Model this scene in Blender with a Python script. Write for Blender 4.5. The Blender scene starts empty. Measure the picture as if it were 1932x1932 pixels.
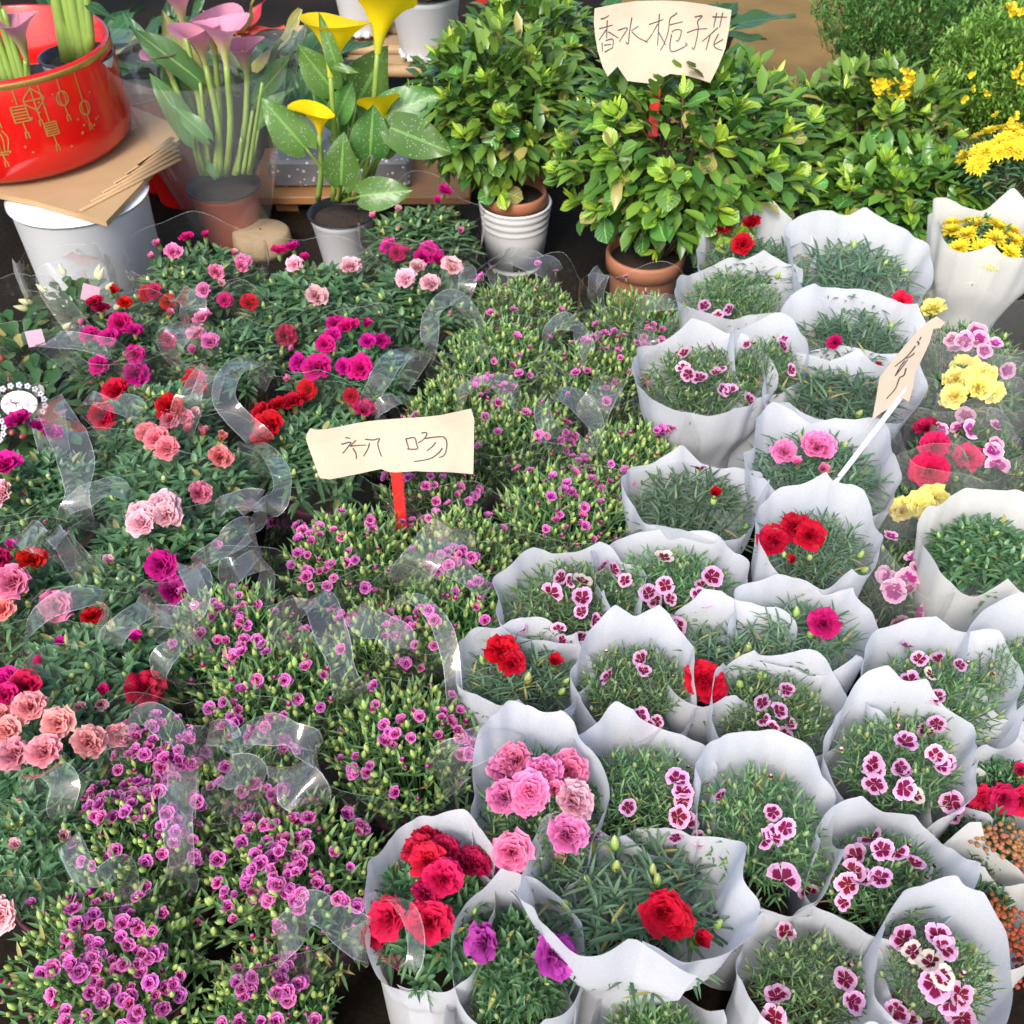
import bpy, bmesh, math, random
import numpy as np
from mathutils import Vector, Matrix

# ------------------------------------------------------------------ camera, sky, sun, exposure
scene = bpy.context.scene
PITCH = math.radians(44.0)
CAM = Vector((0.0, 0.0, 1.35))
FPX = 1932.0                                     # focal length in 1932-px picture units (lens 36 on a 36 mm sensor)
cam_data = bpy.data.cameras.new('camera'); cam_data.lens = 36.0; cam_data.sensor_width = 36.0
cam_data.clip_start = 0.02; cam_data.clip_end = 200.0
cam = bpy.data.objects.new('camera', cam_data); scene.collection.objects.link(cam)
cam.location = CAM; cam.rotation_euler = (math.pi / 2 - PITCH, 0, 0)
scene.camera = cam
cam_data.dof.use_dof = True; cam_data.dof.focus_distance = 1.3; cam_data.dof.aperture_fstop = 12.0   # phone-sized aperture
SUN_EL, SUN_AZ = math.radians(46), math.radians(200)      # azimuth: where the sun stands, clockwise from +Y
world = bpy.data.worlds.new('World'); scene.world = world; world.use_nodes = True
wn = world.node_tree.nodes; wl = world.node_tree.links
sky = wn.new('ShaderNodeTexSky'); sky.sky_type = 'NISHITA'; sky.sun_disc = False
sky.sun_elevation = SUN_EL; sky.sun_rotation = SUN_AZ; sky.dust_density = 3.0; sky.air_density = 1.0; sky.ozone_density = 0.6
wl.new(sky.outputs[0], wn['Background'].inputs[0]); wn['Background'].inputs[1].default_value = 0.13
sd = bpy.data.lights.new('sun', 'SUN'); sd.energy = 1.35; sd.angle = math.radians(20); sd.color = (1.0, 0.98, 0.95)
sun = bpy.data.objects.new('sun', sd); scene.collection.objects.link(sun)
sdir = Vector((math.sin(SUN_AZ) * math.cos(SUN_EL), math.cos(SUN_AZ) * math.cos(SUN_EL), math.sin(SUN_EL)))
sun.rotation_euler = sdir.to_track_quat('Z', 'Y').to_euler()
scene.view_settings.view_transform = 'Standard'; scene.view_settings.look = 'None'
scene.view_settings.gamma = 1.0; scene.view_settings.use_curve_mapping = False
scene.view_settings.exposure = 1.12
cy = scene.cycles
cy.max_bounces = 5; cy.diffuse_bounces = 3; cy.glossy_bounces = 2; cy.transmission_bounces = 3
cy.transparent_max_bounces = 16; cy.caustics_reflective = False; cy.caustics_refractive = False
cy.use_denoising = True

rng = np.random.default_rng(7)
random.seed(7)
COL = scene.collection

# ------------------------------------------------------------------ pixel helpers (1932-px picture units)
_f = Vector((0, math.cos(PITCH), -math.sin(PITCH))); _u = Vector((0, math.sin(PITCH), math.cos(PITCH)))
def ray(px, py):
    return _f + Vector((1, 0, 0)) * ((px - 966) / FPX) + _u * ((966 - py) / FPX)
def at_z(px, py, z):
    d = ray(px, py); return CAM + d * ((z - CAM.z) / d.z)
def at_y(px, py, y):
    d = ray(px, py); return CAM + d * (y / d.y)
def on_plane(px, py, p, n):
    d = ray(px, py); return CAM + d * ((p - CAM).dot(n) / d.dot(n))
def depth(p): return (Vector(p) - CAM).dot(_f)
OFF = [0.0, 475.2, 950.4, 1428.9]
def K(c, r, x, y): return OFF[c] + x * 0.26042, OFF[r] + y * 0.26042
def project(p):
    q = Vector(p) - CAM; d = q.dot(_f)
    return 966 + q.x / d * FPX, 966 - q.dot(_u) / d * FPX

# ------------------------------------------------------------------ object helpers
def tag(o, label=None, cat=None, group=None, kind=None):
    if label: o['label'] = label
    if cat: o['category'] = cat
    if group: o['group'] = group
    if kind: o['kind'] = kind
    return o
def empty(name, loc, label, cat, group=None):
    o = bpy.data.objects.new(name, None); o.empty_display_size = 0.03
    COL.objects.link(o); o.location = loc
    return tag(o, label, cat, group)
def link(name, me, parent=None, loc=(0, 0, 0), rot=None, scale=None, kind=None):
    o = bpy.data.objects.new(name, me); COL.objects.link(o)
    if parent is not None: o.parent = parent
    o.location = loc
    if rot is not None:
        o.rotation_mode = 'QUATERNION'; o.rotation_quaternion = rot
    if scale is not None: o.scale = (scale, scale, scale) if np.isscalar(scale) else scale
    if kind: o['kind'] = kind
    return o

class MB:
    """collects verts, faces, uvs and material indices, then becomes one mesh"""
    def __init__(s): s.v = []; s.f = []; s.uv = []; s.m = []; s.n = 0
    def add(s, v, f, uv=None, mi=0):
        v = np.asarray(v, float).reshape(-1, 3)
        s.v.append(v); s.uv.append(np.zeros((len(v), 2)) if uv is None else np.asarray(uv, float).reshape(-1, 2))
        n = s.n
        if isinstance(f, np.ndarray): s.f.extend((f + n).tolist())
        else: s.f.extend([[i + n for i in q] for q in f])
        s.m.extend([mi] * len(f)); s.n += len(v)
    def grid(s, P, uv=None, mi=0, wrap=False):
        """P (a,b,3) grid"""
        P = np.asarray(P, float); a, b = P.shape[:2]
        i = np.arange(a - 1)[:, None]; jn = b if wrap else b - 1; j = np.arange(jn)[None, :]; k = (j + 1) % b
        f = np.stack([i * b + j, i * b + k, (i + 1) * b + k, (i + 1) * b + j], -1).reshape(-1, 4)
        s.add(P.reshape(-1, 3), f, uv, mi)
    def box(s, c, h, mi=0, R=None):
        c = np.array(c, float); h = np.array(h, float)
        v = np.array([[x, y, z] for x in (-1, 1) for y in (-1, 1) for z in (-1, 1)], float) * h
        if R is not None: v = v @ np.array(R).T
        s.add(v + c, [[0, 1, 3, 2], [4, 6, 7, 5], [0, 4, 5, 1], [2, 3, 7, 6], [0, 2, 6, 4], [1, 5, 7, 3]], None, mi)
    def tube(s, pts, rad, n=5, mi=0, cap=True):
        pts = [Vector(p) for p in pts]; m = len(pts)
        rad = [rad] * m if np.isscalar(rad) else rad
        rows = []; side = None
        for i, p in enumerate(pts):
            t = (pts[min(i + 1, m - 1)] - pts[max(i - 1, 0)]).normalized()
            if side is None: side = t.cross(Vector((0.3, 0.9, 0.2))).normalized()
            side = (side - t * side.dot(t)).normalized(); up = t.cross(side)
            rows.append([p + (side * math.cos(a) + up * math.sin(a)) * rad[i] for a in np.linspace(0, 2 * math.pi, n, endpoint=False)])
        base = s.n
        uv = [[j / n, i / (m - 1)] for i in range(m) for j in range(n)]
        s.grid(np.array([[list(q) for q in r] for r in rows]), uv, mi, wrap=True)
        if cap:
            s.f.append([base + (m - 1) * n + j for j in range(n)]); s.m.append(mi)
            s.f.append([base + j for j in range(n)][::-1]); s.m.append(mi)
    def lathe(s, prof, n=32, mi=0, c=(0, 0, 0), wob=0, sx=1):
        a = np.linspace(0, 2 * math.pi, n, endpoint=False)
        P = np.array([[[c[0] + r * math.cos(t) * sx, c[1] + r * math.sin(t), c[2] + z] for t in a] for r, z in prof])
        uv = [[j / n, i / max(1, len(prof) - 1)] for i in range(len(prof)) for j in range(n)]
        s.grid(P, uv, mi, wrap=True)
    def mesh(s, name, mats, smooth=True):
        me = bpy.data.meshes.new(name)
        V = np.concatenate(s.v)
        me.from_pydata(V.tolist(), [], s.f)
        uv = np.concatenate(s.uv); lay = me.uv_layers.new(name='UVMap')
        idx = np.zeros(len(me.loops), dtype=np.int32); me.loops.foreach_get('vertex_index', idx)
        lay.data.foreach_set('uv', uv[idx].ravel())
        for m in (mats if isinstance(mats, (list, tuple)) else [mats]): me.materials.append(m)
        me.polygons.foreach_set('material_index', np.array(s.m, dtype=np.int32))
        me.polygons.foreach_set('use_smooth', np.full(len(s.f), smooth))
        me.update(); return me
    def obj(s, name, mats, parent=None, loc=(0, 0, 0), smooth=True, kind=None, rot=None, scale=None):
        return link(name, s.mesh(name, mats, smooth), parent, loc, rot, scale, kind)

# ------------------------------------------------------------------ materials
def g(r, gr, b): return (r, gr, b, 1)
def new_mat(name):
    m = bpy.data.materials.new(name); m.use_nodes = True
    nt = m.node_tree; return m, nt, nt.nodes, nt.links, nt.nodes['Principled BSDF']
def N(nodes, t, **kw):
    n = nodes.new(t)
    for k, v in kw.items(): setattr(n, k, v)
    return n
def lin(c):
    return tuple(((x / 255) / 12.92 if x / 255 <= .04045 else ((x / 255 + .055) / 1.055) ** 2.4) for x in c) + (1,)
def plain(name, col, rough=0.5, bump=0.0, bscale=60, var=0.12, vscale=9, spec=0.5, metal=0.0, coat=0.0, detail=4):
    m, nt, n, l, p = new_mat(name)
    tc = N(n, 'ShaderNodeTexCoord'); nz = N(n, 'ShaderNodeTexNoise'); nz.inputs['Scale'].default_value = vscale; nz.inputs['Detail'].default_value = detail
    l.new(tc.outputs['Object'], nz.inputs['Vector'])
    mx = N(n, 'ShaderNodeMix', data_type='RGBA')
    c = np.array(col[:3])
    mx.inputs[6].default_value = tuple(c * (1 - var)) + (1,); mx.inputs[7].default_value = tuple(np.minimum(c * (1 + var), 1)) + (1,)
    l.new(nz.outputs['Fac'], mx.inputs[0]); l.new(mx.outputs[2], p.inputs['Base Color'])
    p.inputs['Roughness'].default_value = rough; p.inputs['Metallic'].default_value = metal
    p.inputs['Specular IOR Level'].default_value = spec; p.inputs['Coat Weight'].default_value = coat
    if bump:
        b = N(n, 'ShaderNodeTexNoise'); b.inputs['Scale'].default_value = bscale; b.inputs['Detail'].default_value = 6
        l.new(tc.outputs['Object'], b.inputs['Vector'])
        bp = N(n, 'ShaderNodeBump'); bp.inputs['Strength'].default_value = bump; bp.inputs['Distance'].default_value = 0.004
        l.new(b.outputs['Fac'], bp.inputs['Height']); l.new(bp.outputs[0], p.inputs['Normal'])
    return m
def leaf_mat(name, c1, c2, tip=None, rough=0.42, trans=0.25, veins=False, spec=0.45, vs=.26):
    """leaf green that varies from leaf to leaf; tip = colour of the young end"""
    m, nt, n, l, p = new_mat(name)
    geo = N(n, 'ShaderNodeNewGeometry'); oi = N(n, 'ShaderNodeObjectInfo')
    add = N(n, 'ShaderNodeMath', operation='ADD'); l.new(geo.outputs['Random Per Island'], add.inputs[0]); l.new(oi.outputs['Random'], add.inputs[1])
    fr = N(n, 'ShaderNodeMath', operation='FRACT'); l.new(add.outputs[0], fr.inputs[0])
    mx = N(n, 'ShaderNodeMix', data_type='RGBA'); mx.inputs[6].default_value = c1; mx.inputs[7].default_value = c2
    l.new(fr.outputs[0], mx.inputs[0]); out = mx.outputs[2]
    hs = N(n, 'ShaderNodeHueSaturation'); l.new(out, hs.inputs['Color']); out = hs.outputs[0]
    mv = N(n, 'ShaderNodeMapRange'); mv.inputs[3].default_value = .84; mv.inputs[4].default_value = 1.18; l.new(oi.outputs['Random'], mv.inputs[0]); l.new(mv.outputs[0], hs.inputs['Value'])
    mh = N(n, 'ShaderNodeMapRange'); mh.inputs[3].default_value = .488; mh.inputs[4].default_value = .515; l.new(oi.outputs['Random'], mh.inputs[0]); l.new(mh.outputs[0], hs.inputs['Hue'])
    gy_ = N(n, 'ShaderNodeMath', operation='GREATER_THAN'); gy_.inputs[1].default_value = .965; l.new(fr.outputs[0], gy_.inputs[0])
    my = N(n, 'ShaderNodeMix', data_type='RGBA'); l.new(out, my.inputs[6]); my.inputs[7].default_value = g(.36, .33, .10); l.new(gy_.outputs[0], my.inputs[0]); out = my.outputs[2]
    uv = N(n, 'ShaderNodeUVMap'); sp = N(n, 'ShaderNodeSeparateXYZ'); l.new(uv.outputs[0], sp.inputs[0])
    if tip:
        m2 = N(n, 'ShaderNodeMix', data_type='RGBA'); l.new(out, m2.inputs[6]); m2.inputs[7].default_value = tip
        mr = N(n, 'ShaderNodeMapRange'); mr.inputs[1].default_value = 0.35; mr.inputs[2].default_value = 1.0; mr.inputs[4].default_value = 0.75
        l.new(sp.outputs[1], mr.inputs[0]); l.new(mr.outputs[0], m2.inputs[0]); out = m2.outputs[2]
    if veins:
        w = N(n, 'ShaderNodeMath', operation='ABSOLUTE'); sb = N(n, 'ShaderNodeMath', operation='SUBTRACT'); sb.inputs[1].default_value = 0.5
        l.new(sp.outputs[0], sb.inputs[0]); l.new(sb.outputs[0], w.inputs[0])
        ad = N(n, 'ShaderNodeMath', operation='MULTIPLY_ADD'); l.new(w.outputs[0], ad.inputs[0]); ad.inputs[1].default_value = -0.55; l.new(sp.outputs[1], ad.inputs[2])
        sn = N(n, 'ShaderNodeMath', operation='SINE'); ml = N(n, 'ShaderNodeMath', operation='MULTIPLY'); ml.inputs[1].default_value = 48.0
        l.new(ad.outputs[0], ml.inputs[0]); l.new(ml.outputs[0], sn.inputs[0])
        bp = N(n, 'ShaderNodeBump'); bp.inputs['Strength'].default_value = vs; bp.inputs['Distance'].default_value = 0.002
        l.new(sn.outputs[0], bp.inputs['Height']); l.new(bp.outputs[0], p.inputs['Normal'])
        mid = N(n, 'ShaderNodeMath', operation='LESS_THAN'); mid.inputs[1].default_value = 0.035; l.new(w.outputs[0], mid.inputs[0])
        m3 = N(n, 'ShaderNodeMix', data_type='RGBA'); l.new(out, m3.inputs[6]); m3.inputs[7].default_value = tuple(min(1, x * 1.9) for x in c2[:3]) + (1,)
        mm = N(n, 'ShaderNodeMath', operation='MULTIPLY'); mm.inputs[1].default_value = 0.6; l.new(mid.outputs[0], mm.inputs[0])
        l.new(mm.outputs[0], m3.inputs[0]); out = m3.outputs[2]
    l.new(out, p.inputs['Base Color']); p.inputs['Roughness'].default_value = rough; p.inputs['Specular IOR Level'].default_value = spec
    tr = N(n, 'ShaderNodeBsdfTranslucent'); l.new(out, tr.inputs['Color'])
    ms = N(n, 'ShaderNodeMixShader'); ms.inputs[0].default_value = trans
    l.new(p.outputs[0], ms.inputs[1]); l.new(tr.outputs[0], ms.inputs[2]); l.new(ms.outputs[0], n['Material Output'].inputs[0])
    return m
def petal_mat(name, inner, outer, edge=None, split=None, soft=0.2, stripe=None, trans=0.3, rough=0.65, hue=0.02, val=0.22):
    """petal colour along its length (v) - inner zone, outer zone, thin edge; optional pale midline"""
    m, nt, n, l, p = new_mat(name)
    uv = N(n, 'ShaderNodeUVMap'); sp = N(n, 'ShaderNodeSeparateXYZ'); l.new(uv.outputs[0], sp.inputs[0])
    v = sp.outputs[1]
    sb = N(n, 'ShaderNodeMath', operation='SUBTRACT'); sb.inputs[1].default_value = 0.5; l.new(sp.outputs[0], sb.inputs[0])
    ab = N(n, 'ShaderNodeMath', operation='ABSOLUTE'); l.new(sb.outputs[0], ab.inputs[0])
    if split is not None:
        tcn = N(n, 'ShaderNodeTexNoise'); tcn.inputs['Scale'].default_value = 7.0; l.new(uv.outputs[0], tcn.inputs['Vector'])
        oi0 = N(n, 'ShaderNodeObjectInfo'); cmb = N(n, 'ShaderNodeCombineXYZ'); l.new(oi0.outputs['Random'], cmb.inputs[2])
        va = N(n, 'ShaderNodeVectorMath', operation='MULTIPLY_ADD'); va.inputs[1].default_value = (1.6, .35, 1); l.new(uv.outputs[0], va.inputs[0]); l.new(cmb.outputs[0], va.inputs[2])
        l.new(va.outputs[0], tcn.inputs['Vector'])
        s1 = N(n, 'ShaderNodeMath', operation='MULTIPLY_ADD'); l.new(tcn.outputs['Fac'], s1.inputs[0]); s1.inputs[1].default_value = 0.42; l.new(v, s1.inputs[2])
        lobe = N(n, 'ShaderNodeMath', operation='MULTIPLY_ADD'); l.new(ab.outputs[0], lobe.inputs[0]); lobe.inputs[1].default_value = 0.35; l.new(s1.outputs[0], lobe.inputs[2])
        val0 = lobe.outputs[0]; lo = split + 0.27
        mr = N(n, 'ShaderNodeMapRange'); mr.inputs[1].default_value = lo - soft; mr.inputs[2].default_value = lo + soft; l.new(val0, mr.inputs[0])
    else:
        mr = N(n, 'ShaderNodeMapRange'); mr.inputs[1].default_value = 0.1; mr.inputs[2].default_value = 0.95; l.new(v, mr.inputs[0])
    mx = N(n, 'ShaderNodeMix', data_type='RGBA'); mx.inputs[6].default_value = inner; mx.inputs[7].default_value = outer; l.new(mr.outputs[0], mx.inputs[0]); out = mx.outputs[2]
    if edge:
        r2 = N(n, 'ShaderNodeMapRange'); r2.inputs[1].default_value = 0.88; r2.inputs[2].default_value = 1.0; l.new(v, r2.inputs[0])
        m2 = N(n, 'ShaderNodeMix', data_type='RGBA'); l.new(out, m2.inputs[6]); m2.inputs[7].default_value = edge; l.new(r2.outputs[0], m2.inputs[0]); out = m2.outputs[2]
    if stripe:
        lt = N(n, 'ShaderNodeMapRange'); lt.inputs[1].default_value = 0.38; lt.inputs[2].default_value = 0.47; l.new(ab.outputs[0], lt.inputs[0])
        m3 = N(n, 'ShaderNodeMix', data_type='RGBA'); l.new(out, m3.inputs[6]); m3.inputs[7].default_value = stripe; l.new(lt.outputs[0], m3.inputs[0]); out = m3.outputs[2]
    oi = N(n, 'ShaderNodeObjectInfo'); hs = N(n, 'ShaderNodeHueSaturation')
    h = N(n, 'ShaderNodeMapRange'); h.inputs[3].default_value = 0.5 - hue; h.inputs[4].default_value = 0.5 + hue; l.new(oi.outputs['Random'], h.inputs[0]); l.new(h.outputs[0], hs.inputs['Hue'])
    f2 = N(n, 'ShaderNodeMath', operation='MULTIPLY'); f2.inputs[1].default_value = 7.31; l.new(oi.outputs['Random'], f2.inputs[0])
    f3 = N(n, 'ShaderNodeMath', operation='FRACT'); l.new(f2.outputs[0], f3.inputs[0])
    vv = N(n, 'ShaderNodeMapRange'); vv.inputs[3].default_value = 1 - val; vv.inputs[4].default_value = 1 + val * .7; l.new(f3.outputs[0], vv.inputs[0]); l.new(vv.outputs[0], hs.inputs['Value'])
    l.new(out, hs.inputs['Color']); out = hs.outputs[0]
    l.new(out, p.inputs['Base Color']); p.inputs['Roughness'].default_value = rough; p.inputs['Specular IOR Level'].default_value = 0.2
    tr = N(n, 'ShaderNodeBsdfTranslucent'); l.new(out, tr.inputs['Color'])
    ms = N(n, 'ShaderNodeMixShader'); ms.inputs[0].default_value = trans
    l.new(p.outputs[0], ms.inputs[1]); l.new(tr.outputs[0], ms.inputs[2]); l.new(ms.outputs[0], n['Material Output'].inputs[0])
    return m
def film_mat(name, haze=0.05, rough=0.06, tint=(1, 1, 1), refl=0.05, bump=0.35):
    """clear plastic film: mostly see-through, glossy by Fresnel, a little milky"""
    m, nt, n, l, p = new_mat(name); n.remove(p)
    tp = N(n, 'ShaderNodeBsdfTransparent'); tp.inputs[0].default_value = tuple(tint) + (1,)
    gl = N(n, 'ShaderNodeBsdfGlossy'); gl.inputs['Roughness'].default_value = rough; gl.inputs['Color'].default_value = (1, 1, 1, 1)
    df = N(n, 'ShaderNodeBsdfDiffuse'); df.inputs[0].default_value = (0.85, 0.87, 0.88, 1)
    lw = N(n, 'ShaderNodeLayerWeight'); lw.inputs['Blend'].default_value = 0.5; fr = N(n, 'ShaderNodeMath', operation='POWER'); fr.inputs[1].default_value = 4.0; l.new(lw.outputs['Facing'], fr.inputs[0])
    tc = N(n, 'ShaderNodeTexCoord'); nz = N(n, 'ShaderNodeTexNoise'); nz.inputs['Scale'].default_value = 16; nz.inputs['Detail'].default_value = 2
    l.new(tc.outputs['Object'], nz.inputs['Vector'])
    bp = N(n, 'ShaderNodeBump'); bp.inputs['Strength'].default_value = bump; bp.inputs['Distance'].default_value = 0.006
    l.new(nz.outputs['Fac'], bp.inputs['Height']); l.new(bp.outputs[0], gl.inputs['Normal']); l.new(bp.outputs[0], lw.inputs['Normal'])
    ad = N(n, 'ShaderNodeMath', operation='MULTIPLY_ADD'); ad.inputs[1].default_value = 0.75; ad.inputs[2].default_value = refl; ad.use_clamp = True; l.new(fr.outputs[0], ad.inputs[0])
    m1 = N(n, 'ShaderNodeMixShader'); m1.inputs[0].default_value = haze; l.new(tp.outputs[0], m1.inputs[1]); l.new(df.outputs[0], m1.inputs[2])
    m2 = N(n, 'ShaderNodeMixShader'); l.new(ad.outputs[0], m2.inputs[0]); l.new(m1.outputs[0], m2.inputs[1]); l.new(gl.outputs[0], m2.inputs[2])
    l.new(m2.outputs[0], n['Material Output'].inputs[0]); return m
def paper_mat(name, col=(0.79, 0.80, 0.835), trans=0.40, clear=0.08):
    """white non-woven wrapping sheet: fibrous, lets light and a hint of what is behind through"""
    m, nt, n, l, p = new_mat(name)
    tc = N(n, 'ShaderNodeTexCoord')
    nz = N(n, 'ShaderNodeTexNoise'); nz.inputs['Scale'].default_value = 420; nz.inputs['Detail'].default_value = 3; l.new(tc.outputs['Object'], nz.inputs['Vector'])
    n2 = N(n, 'ShaderNodeTexNoise'); n2.inputs['Scale'].default_value = 90; n2.inputs['Detail'].default_value = 6; n2.inputs['Distortion'].default_value = 2.5; l.new(tc.outputs['Object'], n2.inputs['Vector'])
    mx = N(n, 'ShaderNodeMix', data_type='RGBA'); mx.inputs[6].default_value = tuple(x * .90 for x in col) + (1,); mx.inputs[7].default_value = tuple(min(1, x * 1.08) for x in col) + (1,)
    a = N(n, 'ShaderNodeMath', operation='MULTIPLY_ADD'); a.inputs[1].default_value = 0.6; l.new(nz.outputs['Fac'], a.inputs[0])
    b = N(n, 'ShaderNodeMath', operation='MULTIPLY'); b.inputs[1].default_value = 0.4; l.new(n2.outputs['Fac'], b.inputs[0]); l.new(b.outputs[0], a.inputs[2])
    l.new(a.outputs[0], mx.inputs[0]); l.new(mx.outputs[2], p.inputs['Base Color']); p.inputs['Roughness'].default_value = 0.75; p.inputs['Specular IOR Level'].default_value = 0.2
    bp = N(n, 'ShaderNodeBump'); bp.inputs['Strength'].default_value = 0.10; bp.inputs['Distance'].default_value = 0.002; l.new(nz.outputs['Fac'], bp.inputs['Height']); l.new(bp.outputs[0], p.inputs['Normal'])
    tr = N(n, 'ShaderNodeBsdfTranslucent'); l.new(mx.outputs[2], tr.inputs['Color'])
    ms = N(n, 'ShaderNodeMixShader'); ms.inputs[0].default_value = trans; l.new(p.outputs[0], ms.inputs[1]); l.new(tr.outputs[0], ms.inputs[2])
    tp = N(n, 'ShaderNodeBsdfTransparent'); m3 = N(n, 'ShaderNodeMixShader')
    th = N(n, 'ShaderNodeMapRange'); th.inputs[1].default_value = 0.35; th.inputs[2].default_value = 0.65; th.inputs[3].default_value = clear * 1.3; th.inputs[4].default_value = clear * .7
    l.new(nz.outputs['Fac'], th.inputs[0]); l.new(th.outputs[0], m3.inputs[0]); l.new(ms.outputs[0], m3.inputs[1]); l.new(tp.outputs[0], m3.inputs[2])
    l.new(m3.outputs[0], n['Material Output'].inputs[0]); return m

M = {}
M['leafA'] = leaf_mat('carnation_leaf', g(.042, .125, .048), g(.165, .30, .135), rough=.38)
M['leafB'] = leaf_mat('stem_green', g(.08, .20, .065), g(.24, .41, .15), rough=.45)
M['leafC'] = leaf_mat('needle_leaf', g(.045, .125, .045), g(.22, .37, .15), rough=.45)
M['leafD'] = leaf_mat('grey_leaf', g(.055, .125, .065), g(.16, .26, .14), rough=.45)
M['bud'] = leaf_mat('bud_green', g(.28, .44, .08), g(.46, .60, .17), tip=g(.52, .60, .22), rough=.4)
M['budgrey'] = leaf_mat('bud_grey_green', g(.16, .28, .09), g(.28, .40, .15), tip=g(.4, .45, .22), rough=.45)
M['calyx'] = leaf_mat('calyx_green', g(.17, .30, .08), g(.26, .38, .12), rough=.45)
M['gard_old'] = leaf_mat('gardenia_leaf', g(.055, .17, .035), g(.15, .32, .06), rough=.24, trans=.16, veins=True, spec=.6)
M['gard_mid'] = leaf_mat('gardenia_mid_leaf', g(.18, .35, .035), g(.34, .52, .06), rough=.28, trans=.25, veins=True, spec=.6)
M['gard_new'] = leaf_mat('gardenia_new_leaf', g(.42, .60, .05), g(.58, .72, .09), rough=.32, trans=.35)
M['gard_in'] = leaf_mat('gardenia_inner_leaf', g(.05, .15, .03), g(.20, .36, .05), rough=.3, trans=.2)
M['genista'] = leaf_mat('small_leaf', g(.05, .13, .025), g(.15, .28, .055), rough=.5)
M['genista2'] = leaf_mat('small_bright_leaf', g(.12, .24, .03), g(.24, .38, .06), rough=.5)
M['broad'] = leaf_mat('broad_leaf', g(.03, .09, .03), g(.06, .15, .05), rough=.3, veins=True)
M['succulent'] = leaf_mat('succulent_leaf', g(.02, .065, .015), g(.05, .12, .03), rough=.3, trans=.1)
M['stem'] = plain('stem', (.17, .30, .08), .5, var=.25)
M['woody'] = plain('woody_stem', (.13, .085, .05), .8, bump=.4)
PET = {
 'mag': petal_mat('petal_magenta', g(.36, .004, .10), g(.66, .012, .24)),
 'crim': petal_mat('petal_crimson', g(.30, .003, .03), g(.55, .006, .06)),
 'red': petal_mat('petal_red', g(.36, .002, .012), g(.58, .004, .026), hue=.004),
 'rose': petal_mat('petal_rose_red', g(.46, .005, .04), g(.68, .015, .09), hue=.01),
 'pink': petal_mat('petal_pink', g(.50, .03, .16), g(.82, .20, .42), edge=g(.86, .32, .52)),
 'pale': petal_mat('petal_pale_pink', g(.62, .12, .22), g(.86, .46, .52), edge=g(.88, .58, .62)),
 'coral': petal_mat('petal_coral', g(.66, .05, .09), g(.85, .22, .27), edge=g(.87, .33, .37)),
 'salmon': petal_mat('petal_salmon', g(.72, .12, .13), g(.86, .34, .35), edge=g(.88, .42, .42)),
 'kiss': petal_mat('petal_lilac_eye', g(.32, .005, .11), g(.74, .15, .50), edge=g(.83, .36, .66), split=.70, soft=.09, hue=.02),
 'bico': petal_mat('petal_white_edged_maroon', g(.18, .003, .035), g(.72, .36, .58), edge=g(.80, .56, .68), split=.66, soft=.03, stripe=g(.72, .42, .60), hue=.02, val=.32),
 'faded': petal_mat('petal_faded_maroon', g(.13, .004, .03), g(.70, .58, .50), edge=g(.70, .58, .52), split=.60, soft=.03, stripe=g(.7, .55, .5)),
 'pbico': petal_mat('petal_white_edged_purple', g(.36, .03, .20), g(.78, .40, .56), edge=g(.88, .74, .74), split=.62, soft=.06),
 'purple': petal_mat('petal_purple', g(.70, .60, .55), g(.48, .06, .38), split=.35, soft=.12),
 'yellow': petal_mat('petal_yellow', g(.86, .58, .03), g(.88, .72, .05), hue=.005, val=.1),
 'lemon': petal_mat('petal_pale_yellow', g(.86, .62, .08), g(.90, .80, .26), hue=.01, val=.1),
 'cream': petal_mat('petal_cream', g(.72, .70, .32), g(.84, .82, .52), hue=.01, val=.1),
 'orange': petal_mat('petal_orange_bud', g(.36, .06, .03), g(.48, .11, .06), hue=.02),
 'peach': petal_mat('petal_peach_bud', g(.38, .22, .06), g(.52, .22, .12), hue=.03),
}
M['film'] = film_mat('clear_film', haze=.008, refl=.030, rough=.04, bump=.10)
M['ribbon'] = film_mat('clear_handle_film', haze=.055, rough=.03, refl=.05, bump=.02)
M['ribbon_edge'] = film_mat('clear_handle_edge', haze=.22, rough=.08, refl=.08, bump=.0)
M['film_big'] = film_mat('cellophane', haze=.07, rough=.07, refl=.06)
M['paper'] = paper_mat('white_nonwoven')
M['paper_warm'] = paper_mat('ivory_nonwoven', (.80, .79, .74), .34, .05)
M['soil'] = plain('soil', (.035, .022, .014), .95, bump=1.0, bscale=120, var=.5, vscale=80)
M['pot_brown'] = plain('brown_plastic', (.10, .035, .02), .45, var=.1)
M['pot_maroon'] = plain('maroon_plastic', (.10, .012, .04), .4, var=.1)
M['pot_black'] = plain('black_plastic', (.012, .013, .015), .4, var=.1)
M['pot_white'] = plain('white_plastic', (.87, .875, .89), .38, var=.06, vscale=9)
M['pot_red'] = plain('brick_red_plastic', (.52, .10, .04), .45, var=.14, vscale=20)
M['terra'] = plain('terracotta', (.42, .165, .085), .7, bump=.3, bscale=90, var=.2, vscale=18)
M['ceramic'] = plain('white_ceramic', (.70, .69, .67), .3, var=.05, vscale=8)
M['card'] = plain('corrugated_card', (.40, .26, .13), .85, bump=.2, bscale=40, var=.12, vscale=14)
M['signcard'] = plain('sign_card', (.54, .43, .32), .8, bump=.25, bscale=22, var=.15, vscale=16)
M['ink'] = plain('pencil_ink', (.05, .04, .04), .6)
M['redplastic'] = plain('red_plastic', (.62, .008, .006), .35, var=.05)
M['whiteplastic'] = plain('white_stick', (.8, .79, .75), .4, var=.03)
M['tagcard'] = plain('printed_tag', (.55, .33, .40), .5, var=.15, vscale=260, detail=1)
M['lace'] = plain('white_card', (.78, .76, .78), .5, var=.04)
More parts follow.
